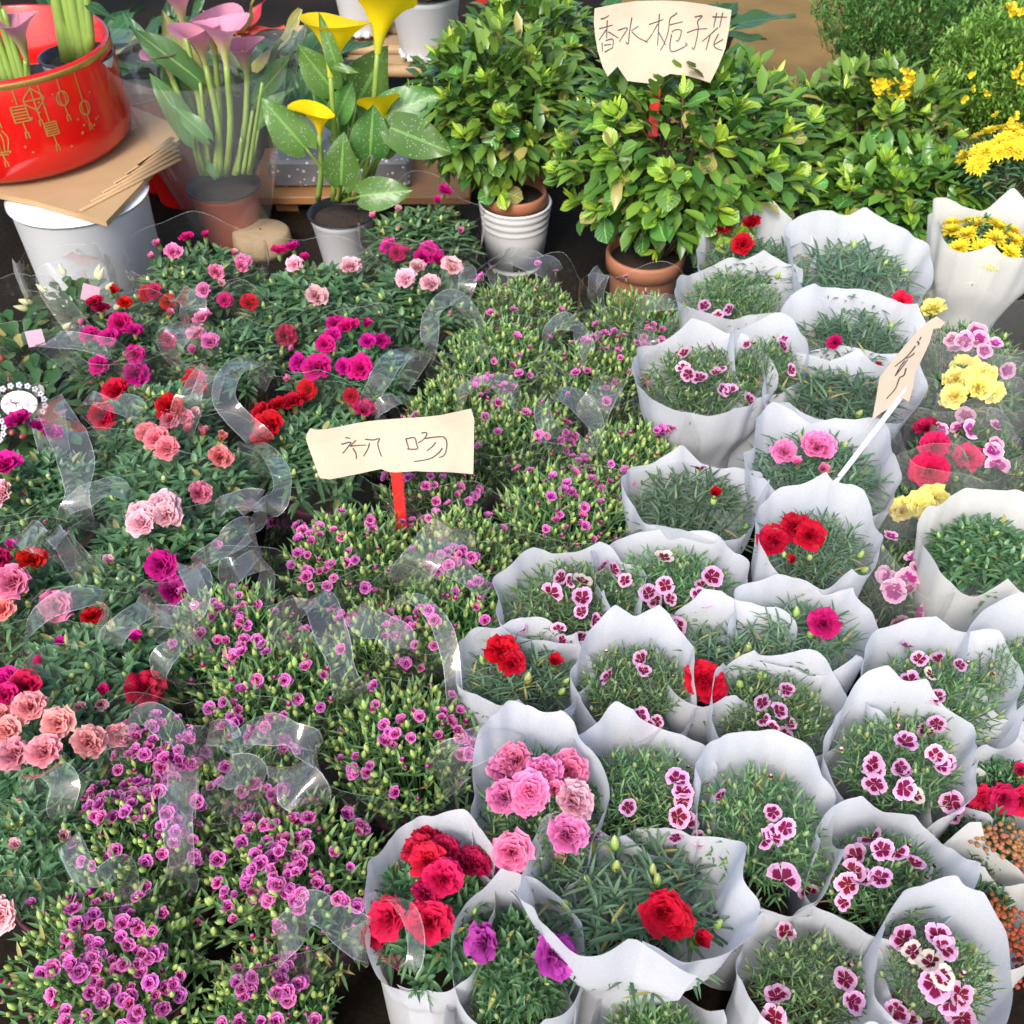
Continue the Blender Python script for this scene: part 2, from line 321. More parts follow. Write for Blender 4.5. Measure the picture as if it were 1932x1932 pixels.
M['pinkink'] = plain('pink_ink', (.62, .25, .40), .6)
M['gold'] = plain('gold_print', (.42, .24, .05), .42, var=.2, vscale=60, metal=.25)
M['goldrim'] = plain('gold_rim', (.75, .48, .12), .25, var=.1, metal=.8)
M['redglaze'] = plain('red_glaze', (.60, .008, .006), .16, var=.05, coat=.4)
M['bamboo'] = plain('pale_wood', (.42, .27, .13), .6, bump=.3, bscale=30, var=.28, vscale=11)
M['log'] = plain('log_wood', (.36, .26, .15), .8, bump=.5, bscale=40, var=.3, vscale=18)
M['board'] = plain('orange_board', (.40, .19, .07), .6, bump=.2, var=.2)
M['wrapbrown'] = plain('kraft_sheet', (.26, .15, .07), .8, var=.2)

def ground_mat():
    m, nt, n, l, p = new_mat('shaded_wet_brown_floor')
    tc = N(n, 'ShaderNodeTexCoord'); a = N(n, 'ShaderNodeTexNoise'); a.inputs['Scale'].default_value = 2.2; a.inputs['Detail'].default_value = 8; l.new(tc.outputs['Object'], a.inputs['Vector'])
    b = N(n, 'ShaderNodeTexNoise'); b.inputs['Scale'].default_value = 70; b.inputs['Detail'].default_value = 5; l.new(tc.outputs['Object'], b.inputs['Vector'])
    cr = N(n, 'ShaderNodeValToRGB'); e = cr.color_ramp.elements
    e[0].position = .30; e[0].color = (.006, .005, .003, 1); e[1].position = .70; e[1].color = (.030, .019, .010, 1)  # floor colour darkened to stand in for shade between pots and at the back
    l.new(a.outputs['Fac'], cr.inputs[0])
    mx = N(n, 'ShaderNodeMix', data_type='RGBA', blend_type='MULTIPLY'); mx.inputs[0].default_value = .7; l.new(cr.outputs[0], mx.inputs[6])
    c2 = N(n, 'ShaderNodeValToRGB'); c2.color_ramp.elements[0].color = (.35, .35, .35, 1); c2.color_ramp.elements[0].position = .3; c2.color_ramp.elements[1].color = (1.3, 1.3, 1.3, 1); l.new(b.outputs['Fac'], c2.inputs[0]); l.new(c2.outputs[0], mx.inputs[7])
    l.new(mx.outputs[2], p.inputs['Base Color']); p.inputs['Roughness'].default_value = .8; p.inputs['Specular IOR Level'].default_value = .12
    bp = N(n, 'ShaderNodeBump'); bp.inputs['Strength'].default_value = .6; bp.inputs['Distance'].default_value = .006; l.new(b.outputs['Fac'], bp.inputs['Height']); l.new(bp.outputs[0], p.inputs['Normal'])
    return m
M['ground'] = ground_mat()
def terrazzo_mat():
    m, nt, n, l, p = new_mat('grey_terrazzo')
    tc = N(n, 'ShaderNodeTexCoord'); v = N(n, 'ShaderNodeTexVoronoi'); v.inputs['Scale'].default_value = 75; v.inputs['Randomness'].default_value = 1.0
    l.new(tc.outputs['Object'], v.inputs['Vector'])
    cr = N(n, 'ShaderNodeValToRGB'); cr.color_ramp.interpolation = 'CONSTANT'
    cr.color_ramp.elements[0].position = 0; cr.color_ramp.elements[0].color = (.72, .72, .72, 1); cr.color_ramp.elements[1].position = .30; cr.color_ramp.elements[1].color = (.20, .20, .21, 1)
    l.new(v.outputs['Distance'], cr.inputs[0])
    sx = N(n, 'ShaderNodeSeparateColor'); l.new(v.outputs['Color'], sx.inputs[0])
    gt = N(n, 'ShaderNodeMath', operation='GREATER_THAN'); gt.inputs[1].default_value = .55; l.new(sx.outputs[0], gt.inputs[0])
    mx = N(n, 'ShaderNodeMix', data_type='RGBA'); mx.inputs[6].default_value = (.21, .21, .22, 1); l.new(cr.outputs[0], mx.inputs[7]); l.new(gt.outputs[0], mx.inputs[0])
    l.new(mx.outputs[2], p.inputs['Base Color']); p.inputs['Roughness'].default_value = .5; return m
M['terrazzo'] = terrazzo_mat()
def calla_leaf_mat():
    m = leaf_mat('speckled_calla_leaf', g(.05, .15, .03), g(.12, .25, .05), rough=.3, trans=.25, veins=True, vs=.05)
    n = m.node_tree.nodes; l = m.node_tree.links; p = n['Principled BSDF']
    src = p.inputs['Base Color'].links[0].from_socket
    uv = N(n, 'ShaderNodeTexCoord'); v = N(n, 'ShaderNodeTexVoronoi'); v.inputs['Scale'].default_value = 24; l.new(uv.outputs['Object'], v.inputs['Vector'])
    lt = N(n, 'ShaderNodeMath', operation='LESS_THAN'); lt.inputs[1].default_value = .24; l.new(v.outputs['Distance'], lt.inputs[0])
    sc = N(n, 'ShaderNodeSeparateColor'); l.new(v.outputs['Color'], sc.inputs[0]); gt = N(n, 'ShaderNodeMath', operation='GREATER_THAN'); gt.inputs[1].default_value = .45; l.new(sc.outputs[0], gt.inputs[0])
    mu = N(n, 'ShaderNodeMath', operation='MULTIPLY'); l.new(lt.outputs[0], mu.inputs[0]); l.new(gt.outputs[0], mu.inputs[1])
    mx = N(n, 'ShaderNodeMix', data_type='RGBA'); l.new(src, mx.inputs[6]); mx.inputs[7].default_value = g(.34, .44, .32); l.new(mu.outputs[0], mx.inputs[0]); l.new(mx.outputs[2], p.inputs['Base Color'])
    return m
M['calla_leaf'] = calla_leaf_mat()
M['calla_stem'] = plain('calla_stem', (.24, .36, .07), .4, var=.3, vscale=18)
M['calla_pink'] = petal_mat('calla_pink', g(.58, .60, .24), g(.70, .30, .40), split=.38, soft=.22, hue=.01)
M['calla_yellow'] = petal_mat('calla_yellow', g(.52, .56, .04), g(.90, .68, .008), split=.18, soft=.16, hue=.003, val=.05)

# ------------------------------------------------------------------ leaf blades, petals, flower shapes
def unit(a): return a / np.maximum(np.linalg.norm(a, axis=-1, keepdims=True), 1e-9)
def blades(mb, P, D, L, W, droop=0.3, S=4, crease=0.25, mi=0, belly=0.45, bend=None, rg=rng):
    """many leaf blades at once: base P, direction D, length L, width W; they bend towards 'bend' (default down and out)"""
    P = np.asarray(P, float); D = unit(np.asarray(D, float)); n = len(P)
    L = np.broadcast_to(np.asarray(L, float), (n,)); W = np.broadcast_to(np.asarray(W, float), (n,)); droop = np.broadcast_to(np.asarray(droop, float), (n,))
    up = np.tile([0, 0, 1.0], (n, 1)); side = np.cross(D, up); bad = np.linalg.norm(side, axis=1) < .05
    side[bad] = [1, 0, 0]; side = unit(side)
    nrm = unit(np.cross(side, D))
    if bend is None: bend = -nrm
    t = np.linspace(0, 1, S + 1)
    w = np.sin(np.pi * np.clip(t, 0, 1) ** (np.log(.5) / np.log(belly))) ** .75; w[0] = .35; w[-1] = .02
    C = P[:, None] + D[:, None] * (L[:, None] * t)[..., None] + bend[:, None] * (L[:, None] * droop[:, None] * t ** 2)[..., None]
    ww = (W[:, None] * .5 * w)[..., None]
    tan = unit(D[:, None] + bend[:, None] * (2 * droop[:, None] * t)[..., None]); nn = np.cross(side[:, None], tan)
    A = C - side[:, None] * ww + nn * ww * crease * 2; B = C + side[:, None] * ww + nn * ww * crease * 2
    V = np.stack([A, C, B], 2)                                  # n, S+1, 3, 3
    uv = np.zeros((n, S + 1, 3, 2)); uv[..., 0] = [0, .5, 1]; uv[..., 1] = t[None, :, None]
    base = (np.arange(n) * (S + 1) * 3)[:, None, None]; i = np.arange(S)[None, :, None] * 3; j = np.arange(2)[None, None, :]
    q = base + i + j
    f = np.stack([q, q + 1, q + 4, q + 3], -1).reshape(-1, 4)
    mb.add(V.reshape(-1, 3), f, uv.reshape(-1, 2), mi)
def sticks(mb, P, Q, r, mi=0):
    """thin three-sided stems from P to Q"""
    P = np.asarray(P, float); Q = np.asarray(Q, float); n = len(P); D = unit(Q - P)
    a = np.cross(D, [0.31, .2, .93]); a = unit(a); b = np.cross(D, a)
    ang = np.array([0, 2.094, 4.189])
    off = (a[:, None] * np.cos(ang)[None, :, None] + b[:, None] * np.sin(ang)[None, :, None]) * r
    V = np.stack([P[:, None] + off, Q[:, None] + off * .8], 1)
    base = (np.arange(n) * 6)[:, None]; k = np.arange(3)[None]; k2 = (k + 1) % 3
    f = np.stack([base + k, base + k2, base + 3 + k2, base + 3 + k], -1).reshape(-1, 4)
    uv = np.zeros((n, 2, 3, 2)); uv[:, 1, :, 1] = .3
    mb.add(V.reshape(-1, 3), f, uv.reshape(-1, 2), mi)
def petal(mb, ang, L, W, t0, t1, r0=0.0, z0=0.0, ruff=0.0, k=3, ph=0.0, ns=4, nt=4, rnd=.18, wexp=.6, cup=0.0, mi=0, frill=0.0):
    s = np.linspace(-1, 1, ns + 1); t = np.linspace(0, 1, nt + 1)
    fine = np.linspace(0, 1.2, 49); tl = np.radians(t0 + (t1 - t0) * np.minimum(fine, 1) ** .8)
    rr = np.concatenate([[0], np.cumsum(np.cos(tl[:-1]) / 40)]) * L; zz = np.concatenate([[0], np.cumsum(np.sin(tl[:-1]) / 40)]) * L
    T, Sg = np.meshgrid(t, s, indexing='ij')
    te = T * (1 - rnd * Sg ** 2) + frill * T ** 3 * np.sin(Sg * k * 3 + ph) * .3
    te = np.clip(te, 0, 1.19)
    r = r0 + np.interp(te, fine, rr); z = z0 + np.interp(te, fine, zz)
    w = W * (T ** wexp)
    tt = np.radians(t0 + (t1 - t0) * T)
    wave = ruff * T ** 1.6 * np.sin(k * np.pi * Sg * .5 + ph)
    r = r - wave * np.sin(tt); z = z + wave * np.cos(tt) + cup * np.abs(Sg) ** 2 * w * np.cos(tt); r = r - cup * np.abs(Sg) ** 2 * w * np.sin(tt)
    x = r * math.cos(ang) - Sg * w * math.sin(ang); y = r * math.sin(ang) + Sg * w * math.cos(ang)
    P = np.stack([x, y, z], -1); uv = np.stack([Sg * .5 + .5, T], -1)
    mb.grid(P, uv, mi)
def calyx(mb, r, h, mi=1):
    mb.lathe([(r * .35, -h), (r * .9, -h * .75), (r, -h * .3), (r * 1.1, 0.0)], 6, mi)
MESH = {}
def flower_mesh(shape, colour, var):
    key = (shape, colour, var)
    if key in MESH: return MESH[key]
    rg = np.random.default_rng(hash((shape, var)) % 9999 if False else (sum(map(ord, shape)) * 17 + var)); mb = MB()
    u = lambda a, b: rg.uniform(a, b)
    if shape == 'carn':                       # unit: radius about 1 (scaled when placed)
        for nring, L, W, a0, a1, z in ((6, .98, .66, 62, 4, 0), (6, .90, .58, 70, 28, .03), (5, .80, .48, 78, 50, .06), (5, .62, .36, 86, 72, .08)):
            o = u(0, 6)
            for i in range(nring):
                petal(mb, o + i * 2 * math.pi / nring + u(-.2, .2), L * u(.85, 1.08), W * u(.85, 1.15), a0 + u(-8, 8), a1 + u(-14, 14), .02, z, u(.07, .15), rg.integers(3, 6), u(0, 6), 8, 5, .24, .62, u(-.1, .2), 0, .16)
        calyx(mb, .24, .75)
    elif shape == 'half':                     # half-open carnation
        for nring, L, W, a0, a1 in ((5, .8, .42, 84, 50), (5, .72, .36, 88, 70), (3, .6, .28, 90, 84)):
            o = u(0, 6)
            for i in range(nring):
                petal(mb, o + i * 2 * math.pi / nring + u(-.2, .2), L * u(.9, 1.1), W, a0, a1 + u(-12, 8), .06, 0, .09, 4, u(0, 6), 5, 4, .14, .5, .3, 0, .35)
        calyx(mb, .28, .9)
    elif shape == 'kiss':
        for nring, L, W, a0, a1 in ((5, 1.05, .56, 55, 8), (4, .82, .42, 70, 42), (2, .6, .32, 85, 70)):
            o = u(0, 6)
            for i in range(nring):
                petal(mb, o + i * 2 * math.pi / nring + u(-.3, .3), L * u(.8, 1.1), W * u(.85, 1.1), a0, a1 + u(-18, 22) + (0, -8, 8, 28, 46)[var], .02, 0, u(.06, .15), 3, u(0, 6), 5, 4, .2, .6, u(-.1, .25), 0, .12)
        calyx(mb, .2, 1.0)
    elif shape in ('bico', 'bicohalf'):
        n = 5; drop = 2 if shape == 'bicohalf' else 0; o = u(0, 6)
        for i in range(n - drop):
            petal(mb, o + i * 2 * math.pi / n + u(-.16, .16), 1.02 * u(.85, 1.06), .56 * u(.85, 1.06), 30 + u(-8, 16), 2 + u(-24, 34), .03, .012 * (i % 2), u(.02, .06), 3, u(0, 6), 6, 5, .24, .7, u(-.05, .18), 0, .12)
        for k in range(2):
            a = u(0, 6); mb.tube([(0, 0, 0), (.06 * math.cos(a), .06 * math.sin(a), .2), (.22 * math.cos(a + .6), .22 * math.sin(a + .6), .3)], .025, 4, 0)
        calyx(mb, .14, .8)
    elif shape == 'mum':
        for nring, L, W, a0, a1 in ((13, 1.05, .16, 30, -12), (13, .95, .15, 45, 10), (11, .82, .13, 60, 30), (8, .6, .12, 75, 55), (5, .4, .1, 88, 80)):
            o = u(0, 6)
            for i in range(nring):
                petal(mb, o + i * 2 * math.pi / nring + u(-.1, .1), L * u(.9, 1.1), W, a0 + u(-6, 6), a1 + u(-10, 10), .03, 0, 0, 3, 0, 2, 3, .35, .45, .3)
        calyx(mb, .3, .5)
    elif shape == 'pea':                      # small broom flower: standard petal and two wings
        petal(mb, 0, .9, .6, 80, 70, 0, 0, .05, 3, 0, 3, 3, .3, .5, .2); petal(mb, 2.2, .8, .35, 40, 10, 0, 0, 0, 3, 0, 2, 3, .3, .5, .3); petal(mb, 4.1, .8, .35, 40, 10, 0, 0, 0, 3, 0, 2, 3, .3, .5, .3)
    elif shape == 'cluster':                  # kalanchoe head of round buds
        for i in range(13):
            a = i * 2.4; r = .28 * math.sqrt(i) ; c = (r * math.cos(a), r * math.sin(a), .5 - .35 * r * r + u(-.08, .08)); q = u(.16, .24)
            mb.lathe([(.01, -q), (q * .7, -q * .7), (q, 0), (q * .75, q * .7), (.02, q * 1.15)], 7, 0, c)
        mb.tube([(0, 0, -.9), (0, 0, .3)], .08, 5, 1)
    me = mb.mesh('flower_' + shape, [PET[colour], M['calyx']]); MESH[key] = me; return me
def bud_mesh(kind):
    if ('bud', kind) in MESH: return MESH['bud', kind]
    mb = MB(); mat = {'green': M['bud'], 'grey': M['budgrey']}.get(kind)
    mb.lathe([(.10, 0), (.30, .12), (.40, .45), (.38, .8), (.24, 1.15), (.03, 1.42)], 6, 0)
    if mat is None:
        mb2 = MB(); mb2.lathe([(.12, 0), (.30, .12), (.40, .45), (.38, .80)], 6, 0); mb2.lathe([(.36, .78), (.37, 1.0), (.26, 1.3), (.06, 1.45)], 6, 1)
        me = mb2.mesh('bud', [M['bud'], PET[kind]])
    else: me = mb.mesh('bud', [mat])
    MESH['bud', kind] = me; return me

# ------------------------------------------------------------------ foliage templates: radius 0.1, heights 0..1 mapped on z 0..0.1 (dome)
def dome_points(n, rg, jit=.35, rmax=1.0):
    i = np.arange(n) + .5; rho = np.sqrt(i / n) * rmax; a = i * 2.39996 + rg.uniform(0, 6)
    x = rho * np.cos(a) + rg.normal(0, jit / math.sqrt(n), n); y = rho * np.sin(a) + rg.normal(0, jit / math.sqrt(n), n)
    r2 = np.minimum(x * x + y * y, .98); z = np.sqrt(1 - r2)
    return x, y, z
def foliage(kind, var):
    """returns mesh, tips (positions, directions) for a plant of dome radius .1 and dome height .1 above its shoulder"""
    key = ('fol', kind, var)
    if key in MESH: return MESH[key]
    rg = np.random.default_rng({'A': 100, 'B': 200, 'C': 300, 'D': 400}[kind] + var); mb = MB()
    n = {'A': 62, 'B': 125, 'C': 100, 'D': 46}[kind]
    x, y, z = dome_points(n, rg)
    hz = rg.uniform(.70, 1.08, n) if kind in 'AD' else rg.uniform(.70, 1.14, n)
    tip = np.stack([x * .1, y * .1, z * .1 * hz], 1)
    foot = np.stack([x * .045, y * .045, np.full(n, -.09)], 1)
    ax = unit(tip - foot)
    mat = {'A': M['leafA'], 'B': M['leafB'], 'C': M['leafC'], 'D': M['leafD']}[kind]
    sticks(mb, foot, tip, {'A': .0013, 'B': .0013, 'C': .0009, 'D': .0016}[kind])
    e1 = unit(np.cross(ax, rg.normal(size=(n, 3)))); e2 = np.cross(ax, e1)
    nodes = {'A': 5, 'B': 4, 'C': 5, 'D': 5}[kind]; step = {'A': .0085, 'B': .016, 'C': .014, 'D': .009}[kind]
    for k in range(nodes):
        p = tip - ax * (step * k + .001)
        for sgn in (1, -1):
            e = (e1 if k % 2 == 0 else e2) * sgn + rg.normal(0, .18, (n, 3))
            if kind == 'A': a = np.radians(np.clip(18 + 13 * k + rg.normal(0, 9, n), 8, 85)); L = rg.uniform(.024, .038, n) * (.75 + .10 * k); W = rg.uniform(.0068, .0096, n); dr = rg.uniform(.15, .65, n)
            elif kind == 'B': a = np.radians(np.clip(26 + 6 * k + rg.normal(0, 9, n), 8, 60)); L = rg.uniform(.014, .028, n); W = rg.uniform(.0030, .0046, n); dr = rg.uniform(-.1, .25, n)
            elif kind == 'C': a = np.radians(np.clip(32 + 5 * k + rg.normal(0, 12, n), 8, 70)); L = rg.uniform(.016, .032, n); W = rg.uniform(.0026, .0039, n); dr = rg.uniform(-.1, .3, n)
            else: a = np.radians(np.clip(22 + 11 * k + rg.normal(0, 10, n), 8, 80)); L = rg.uniform(.026, .046, n); W = rg.uniform(.0034, .0052, n); dr = rg.uniform(.1, .7, n)
            D = ax * np.cos(a)[:, None] + unit(e) * np.sin(a)[:, None]
            blades(mb, p, D, L, W, dr, 4 if kind in 'AD' else 3, .28 if kind in 'AD' else .2)
    if kind == 'C':                              # spiky bracts that end each stem
        for k in range(5):
            a = k * 1.257 + rg.uniform(0, 1, n); D = ax * .8 + (e1 * np.cos(a)[:, None] + e2 * np.sin(a)[:, None]) * .6
            blades(mb, tip, D, rg.uniform(.006, .011, n), .0017, .0, 2, .2)
    res = (mb.mesh('foliage_' + kind, [mat]), tip, ax); MESH[key] = res; return res

# ------------------------------------------------------------------ pots, sleeves, wraps, ribbons
def pot_mesh(kind, mat):
    key = ('pot', kind)
    if key in MESH: return MESH[key]
    mb = MB()
    mb.lathe([(.002, 0), (.043, 0), (.046, .004), (.056, .098), (.061, .100), (.061, .112), (.057, .113), (.054, .100), (.050, .096)], 28)
    me = mb.mesh('pot', [mat]); MESH[key] = me; return me
def soil_mesh():
    if 'soil' in MESH: return MESH['soil']
    mb = MB(); mb.lathe([(.054, 0), (.04, .006), (.02, .009), (.001, .010)], 20); me = mb.mesh('soil', [M['soil']]); MESH['soil'] = me; return me

def wavy(a, rg, ks, amps):
    r = np.zeros_like(a)
    for k, am in zip(ks, amps): r += am * np.sin(k * a + rg.uniform(0, 6.28))
    return r
def wrap_sheet(rg, Rx, Ry, zf, zb, r0=.058, mat=None, name='paper_wrap', crumple=1.0, parent=None, peaks=True, flare=1.0):
    """sheet rolled round the pot: conical, open at the top, overlapping at the seam, uneven rim (high side at +y)"""
    na, nt = 150, 20
    a0 = rg.uniform(-2.6, -.6); a = np.linspace(a0, a0 + 2 * math.pi + .45, na); t = np.linspace(0, 1, nt)
    A, T = np.meshgrid(a, t); aa = a
    sq = (np.abs(np.cos(aa + .2)) ** 2.6 + np.abs(np.sin(aa + .2)) ** 2.6) ** (-1 / 2.6)
    rim = sq * (1 + wavy(aa, rg, (2, 3, 4), (.03, .03, .03)))
    zr = zf + (zb - zf) * (.5 + .5 * np.sin(aa)) + wavy(aa, rg, (2, 3, 5), (.007, .006, .004)) * crumple
    if peaks:
        for _ in range(4):
            c = rg.uniform(-3.1, 3.1); d = np.abs((aa - c + math.pi) % (2 * math.pi) - math.pi); zr += rg.uniform(.012, .032) * np.maximum(0, 1 - d / .38) ** 1.4
    seam = .03 * (a - a[0]) / (2 * math.pi)
    prof = T ** .85
    fl = flare * .035 * np.clip((T - .8) / .2, 0, 1) ** 2 * (1 + np.sin(2 * A + rg.uniform(0, 6)))
    ruf = (wavy(A, rg, (5, 7, 11), (.034, .022, .010)) * T ** 2.2 + wavy(A, rg, (14, 19), (.008, .006)) * T) * crumple
    kn = np.linspace(a[0], a[-1], 27); f1 = np.interp(a, kn, rg.uniform(-1, 1, 27)); f2 = np.interp(a, np.linspace(a[0], a[-1], 15), rg.uniform(-1, 1, 15))
    ruf = ruf + crumple * (.034 * f1[None] * T ** 1.2 + .050 * f2[None] * T ** 1.8 + .016 * np.interp(a, kn, rg.uniform(-1, 1, 27))[None] * np.sin(T * 9))
    zr = zr + crumple * .006 * f1
    k = prof * (rim + seam)[None] + fl + ruf
    X = (r0 * (1 - T) + Rx * T * 0) * np.cos(A) + Rx * k * np.cos(A) * np.minimum(1, T * 1.4 + .0)
    Y = (r0 * (1 - T)) * np.sin(A) + Ry * k * np.sin(A) * np.minimum(1, T * 1.4)
    rt = np.maximum(np.hypot(X, Y), 1e-6); grow = np.maximum(1, .069 / rt); X = X * grow; Y = Y * grow
    Z = .012 + T * (zr[None] - .012) + wavy(A * 2 + T * 9, rg, (2, 3), (.0015, .001))
    mb = MB(); mb.grid(np.stack([X, Y, Z], -1), np.stack([A / 6.28, T], -1))
    return mb.obj(name, [mat or M['paper']], parent)
def sleeve(rg, R, H, parent, mat=None, r0=.06, name='plastic_sleeve', z0=.01):
    na, nt = 64, 9
    a = np.linspace(0, 2 * math.pi, na, endpoint=False); t = np.linspace(0, 1, nt); A, T = np.meshgrid(a, t)
    zr = H + wavy(a, rg, (2, 3, 5), (.010, .008, .006))
    k = r0 + (R * 1.06 - r0) * np.minimum(1, T * 1.25) ** .8
    kn = np.linspace(0, 2 * math.pi, 15); v1 = rg.uniform(-1, 1, 15); v1[-1] = v1[0]; v2 = rg.uniform(-1, 1, 15); v2[-1] = v2[0]; f1 = np.interp(a, kn, v1); f2 = np.interp(a, kn, v2)
    k = k * (1 + .07 * f1[None] * T ** 1.3 + .05 * f2[None] * np.sin(T * 5) * T)
    zr = zr + .016 * f2 + .010 * f1
    mb = MB(); mb.grid(np.stack([k * np.cos(A), k * np.sin(A), z0 + T * (zr[None] - z0)], -1), np.stack([A / 6.28, T], -1), wrap=True)
    top = np.stack([k[-1] * np.cos(a), k[-1] * np.sin(a), zr], -1); mb.grid(np.stack([top, top + [0, 0, .0012]]), None, 1, wrap=True)
    return mb.obj(name, [mat or M['film'], M['ribbon_edge']], parent, smooth=False)
def smooth_path(pts, n=24):
    P = np.array([list(p) for p in pts], float); m = len(P)
    Q = np.vstack([2 * P[0] - P[1], P, 2 * P[-1] - P[-2]]); out = []
    for s in np.linspace(0, m - 1, n):
        i = min(int(s), m - 2); t = s - i; p0, p1, p2, p3 = Q[i], Q[i + 1], Q[i + 2], Q[i + 3]
        out.append(.5 * (2 * p1 + (p2 - p0) * t + (2 * p0 - 5 * p1 + 4 * p2 - p3) * t * t + (3 * p1 - p0 - 3 * p2 + p3) * t ** 3))
    return np.array(out)
def ribbon_mesh(pts, width, nrm, mat, twist=0.0, flat=5, n=36, bow=.10):
    C = smooth_path(pts, n); rq = np.random.default_rng(int(abs(C[0, 0]) * 1e4) % 9973); kq = np.linspace(0, n - 1, 9)
    T = unit(np.gradient(C, axis=0)); n0 = np.array(nrm, float)
    ch = C[n * 3 // 4] - C[n // 4]; ch[2] = 0; perp = np.array([-ch[1], ch[0], 0.0]); perp = perp / max(np.linalg.norm(perp), 1e-6)
    if perp[1] < 0: perp = -perp
    perp = perp * .8 + np.cross(T, np.tile(n0, (n, 1))) * np.sign(np.cross(T, np.tile(n0, (n, 1))) @ perp)[:, None] * .35
    s = unit(perp - T * np.sum(perp * T, axis=1, keepdims=True))
    for i in range(1, n):
        if s[i] @ s[i - 1] < 0: s[i] = -s[i]
    nn = np.cross(s, T)
    tw = np.linspace(-.5, .5, n) * twist + np.interp(np.arange(n), kq, rq.uniform(-.4, .4, 9)); s2 = s * np.cos(tw)[:, None] + nn * np.sin(tw)[:, None]; n2 = np.cross(s2, T)
    w = np.linspace(-.5, .5, flat); wid = np.asarray(width, float) * np.interp(np.arange(n), kq, rq.uniform(.75, 1.2, 9))
    P = C[:, None] + s2[:, None] * (w[None, :] * wid[:, None])[..., None] + n2[:, None] * ((.25 - w ** 2)[None, :] * wid[:, None] * bow)[..., None]
    mb = MB(); uv = np.stack(np.meshgrid(w, np.linspace(0, 1, n)), -1); mb.grid(P, uv)
    for e, f_ in ((0, 1), (-1, -2)):
        q = unit(P[:, e] - P[:, f_]) * .0010; mb.grid(np.stack([P[:, e], P[:, e] + q], 1), None, 1)
    return mb

PLANTS = []
def rot_to(d, spin):
    d = Vector(d).normalized(); q = Vector((0, 0, 1)).rotation_difference(d)
    from mathutils import Quaternion
    return q @ Quaternion((0, 0, 1), spin)
def register(root, c, ax, kind, px, py, rpx): PLANTS.append(dict(root=root, c=Vector(c), ax=Vector(ax), kind=kind, px=px, py=py, r=rpx))

def plant_body(root, base, kind, R, H, zc, var, rotz, nbuds, budkind='green', budsize=.0075, pot='brown', tiny=(), cx=0.0, cy=0.0, Ry=None):
    """pot, soil, foliage and buds under an existing root; dome centre (cx,cy,zc) local, radius R, top H"""
    pm = {'brown': M['pot_brown'], 'maroon': M['pot_maroon'], 'black': M['pot_black'], 'white': M['pot_white'], 'red': M['pot_red']}[pot]
    link('pot', pot_mesh(pot, pm), root); link('soil', soil_mesh(), root, (0, 0, .098))
    me, tip, ax = foliage(kind, var)
    sx, sz = R / .1, (H - zc) / .1; sy = sx if Ry is None else Ry / .1
    o = link('foliage', me, root, (cx, cy, zc), kind='stuff'); o.rotation_euler = (0, 0, rotz); o.scale = (sx, sy, sz)
    rg = np.random.default_rng(int(abs(base[0] * 9999) + abs(base[1] * 7777)) + var)
    c, s = math.cos(rotz), math.sin(rotz); n = len(tip)
    pick = rg.permutation(n)
    kinds = [budkind] * 8 + list(tiny)
    for q in range(nbuds):
        i = pick[q % n]; p = tip[i].copy(); d = ax[i] + rg.normal(0, .22, 3)
        if q >= n: p = p - ax[i] * rg.uniform(.008, .03) + rg.normal(0, .006, 3)
        x, y, z = p[0] * sx, p[1] * sy, p[2] * sz
        d = Vector((c * d[0] - s * d[1], s * d[0] + c * d[1], d[2])); b = budsize * rg.uniform(.75, 1.15)
        if q < n: pos = (cx + c * x - s * y, cy + s * x + c * y, zc + z - b * .2)
        else: pos = (cx + c * x - s * y, cy + s * x + c * y, zc + z)
        link('bud', bud_mesh(kinds[rg.integers(len(kinds))]), root, pos, rot_to(d, rg.uniform(0, 6)), b)
    return rg

def add_flower(pl, px, py, shape, colour, rad, lift=.012, up=.35, jit=.2):
    """put a flower where the ray through (px,py) meets the plant's dome"""
    d = ray(px, py); c = pl['c']; a = pl['ax'] + Vector((.004, .004, lift))
    o = CAM - c; S = lambda v: Vector((v.x / a.x, v.y / a.y, v.z / a.z))
    O, D = S(o), S(d); A = D.dot(D); B = 2 * O.dot(D); Cc = O.dot(O) - 1; disc = B * B - 4 * A * Cc
    t = (-B - math.sqrt(disc)) / (2 * A) if disc > 0 else -B / (2 * A)
    p = CAM + d * t
    q = p - c; nrm = Vector((q.x / a.x ** 2, q.y / a.y ** 2, q.z / a.z ** 2)).normalized()
    tocam = (CAM - p).normalized()
    dirn = nrm * .55 + tocam * up + Vector((0, 0, .3)) + Vector((random.gauss(0, jit), random.gauss(0, jit), random.gauss(0, jit * .6)))
    me = flower_mesh(shape, colour, random.randrange(5))
    link('flower', me, pl['root'], p - pl['root'].location, rot_to(dirn, random.uniform(0, 6.28)), rad)

def nearest(px, py, kinds):
    best = None
    for pl in PLANTS:
        if pl['kind'] not in kinds: continue
        d = math.hypot((px - pl['px']) / pl['r'], (py - pl['py']) / (pl['r'] * .85))
        if best is None or d < best[0]: best = (d, pl)
    return best[1]

# ================================================================== THE SETTING
mb = MB(); gx = np.linspace(-14, 14, 40); gy = np.linspace(-6, 24, 40); X, Y = np.meshgrid(gx, gy)
mb.grid(np.stack([X, Y, 0 * X], -1)); tag(mb.obj('ground', [M['ground']]), kind='structure')

GROW = 1.14
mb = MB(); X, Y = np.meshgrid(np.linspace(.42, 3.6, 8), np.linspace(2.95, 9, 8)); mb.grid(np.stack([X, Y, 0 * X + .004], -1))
M['lit_floor'] = plain('warm_lit_floor', (.20, .115, .022), .7, bump=.8, bscale=60, var=.55, vscale=5, detail=8)
tag(mb.obj('lit_floor_patch', [M['lit_floor']]), kind='structure')  # same floor where warm light falls, the lit tone put in its colour
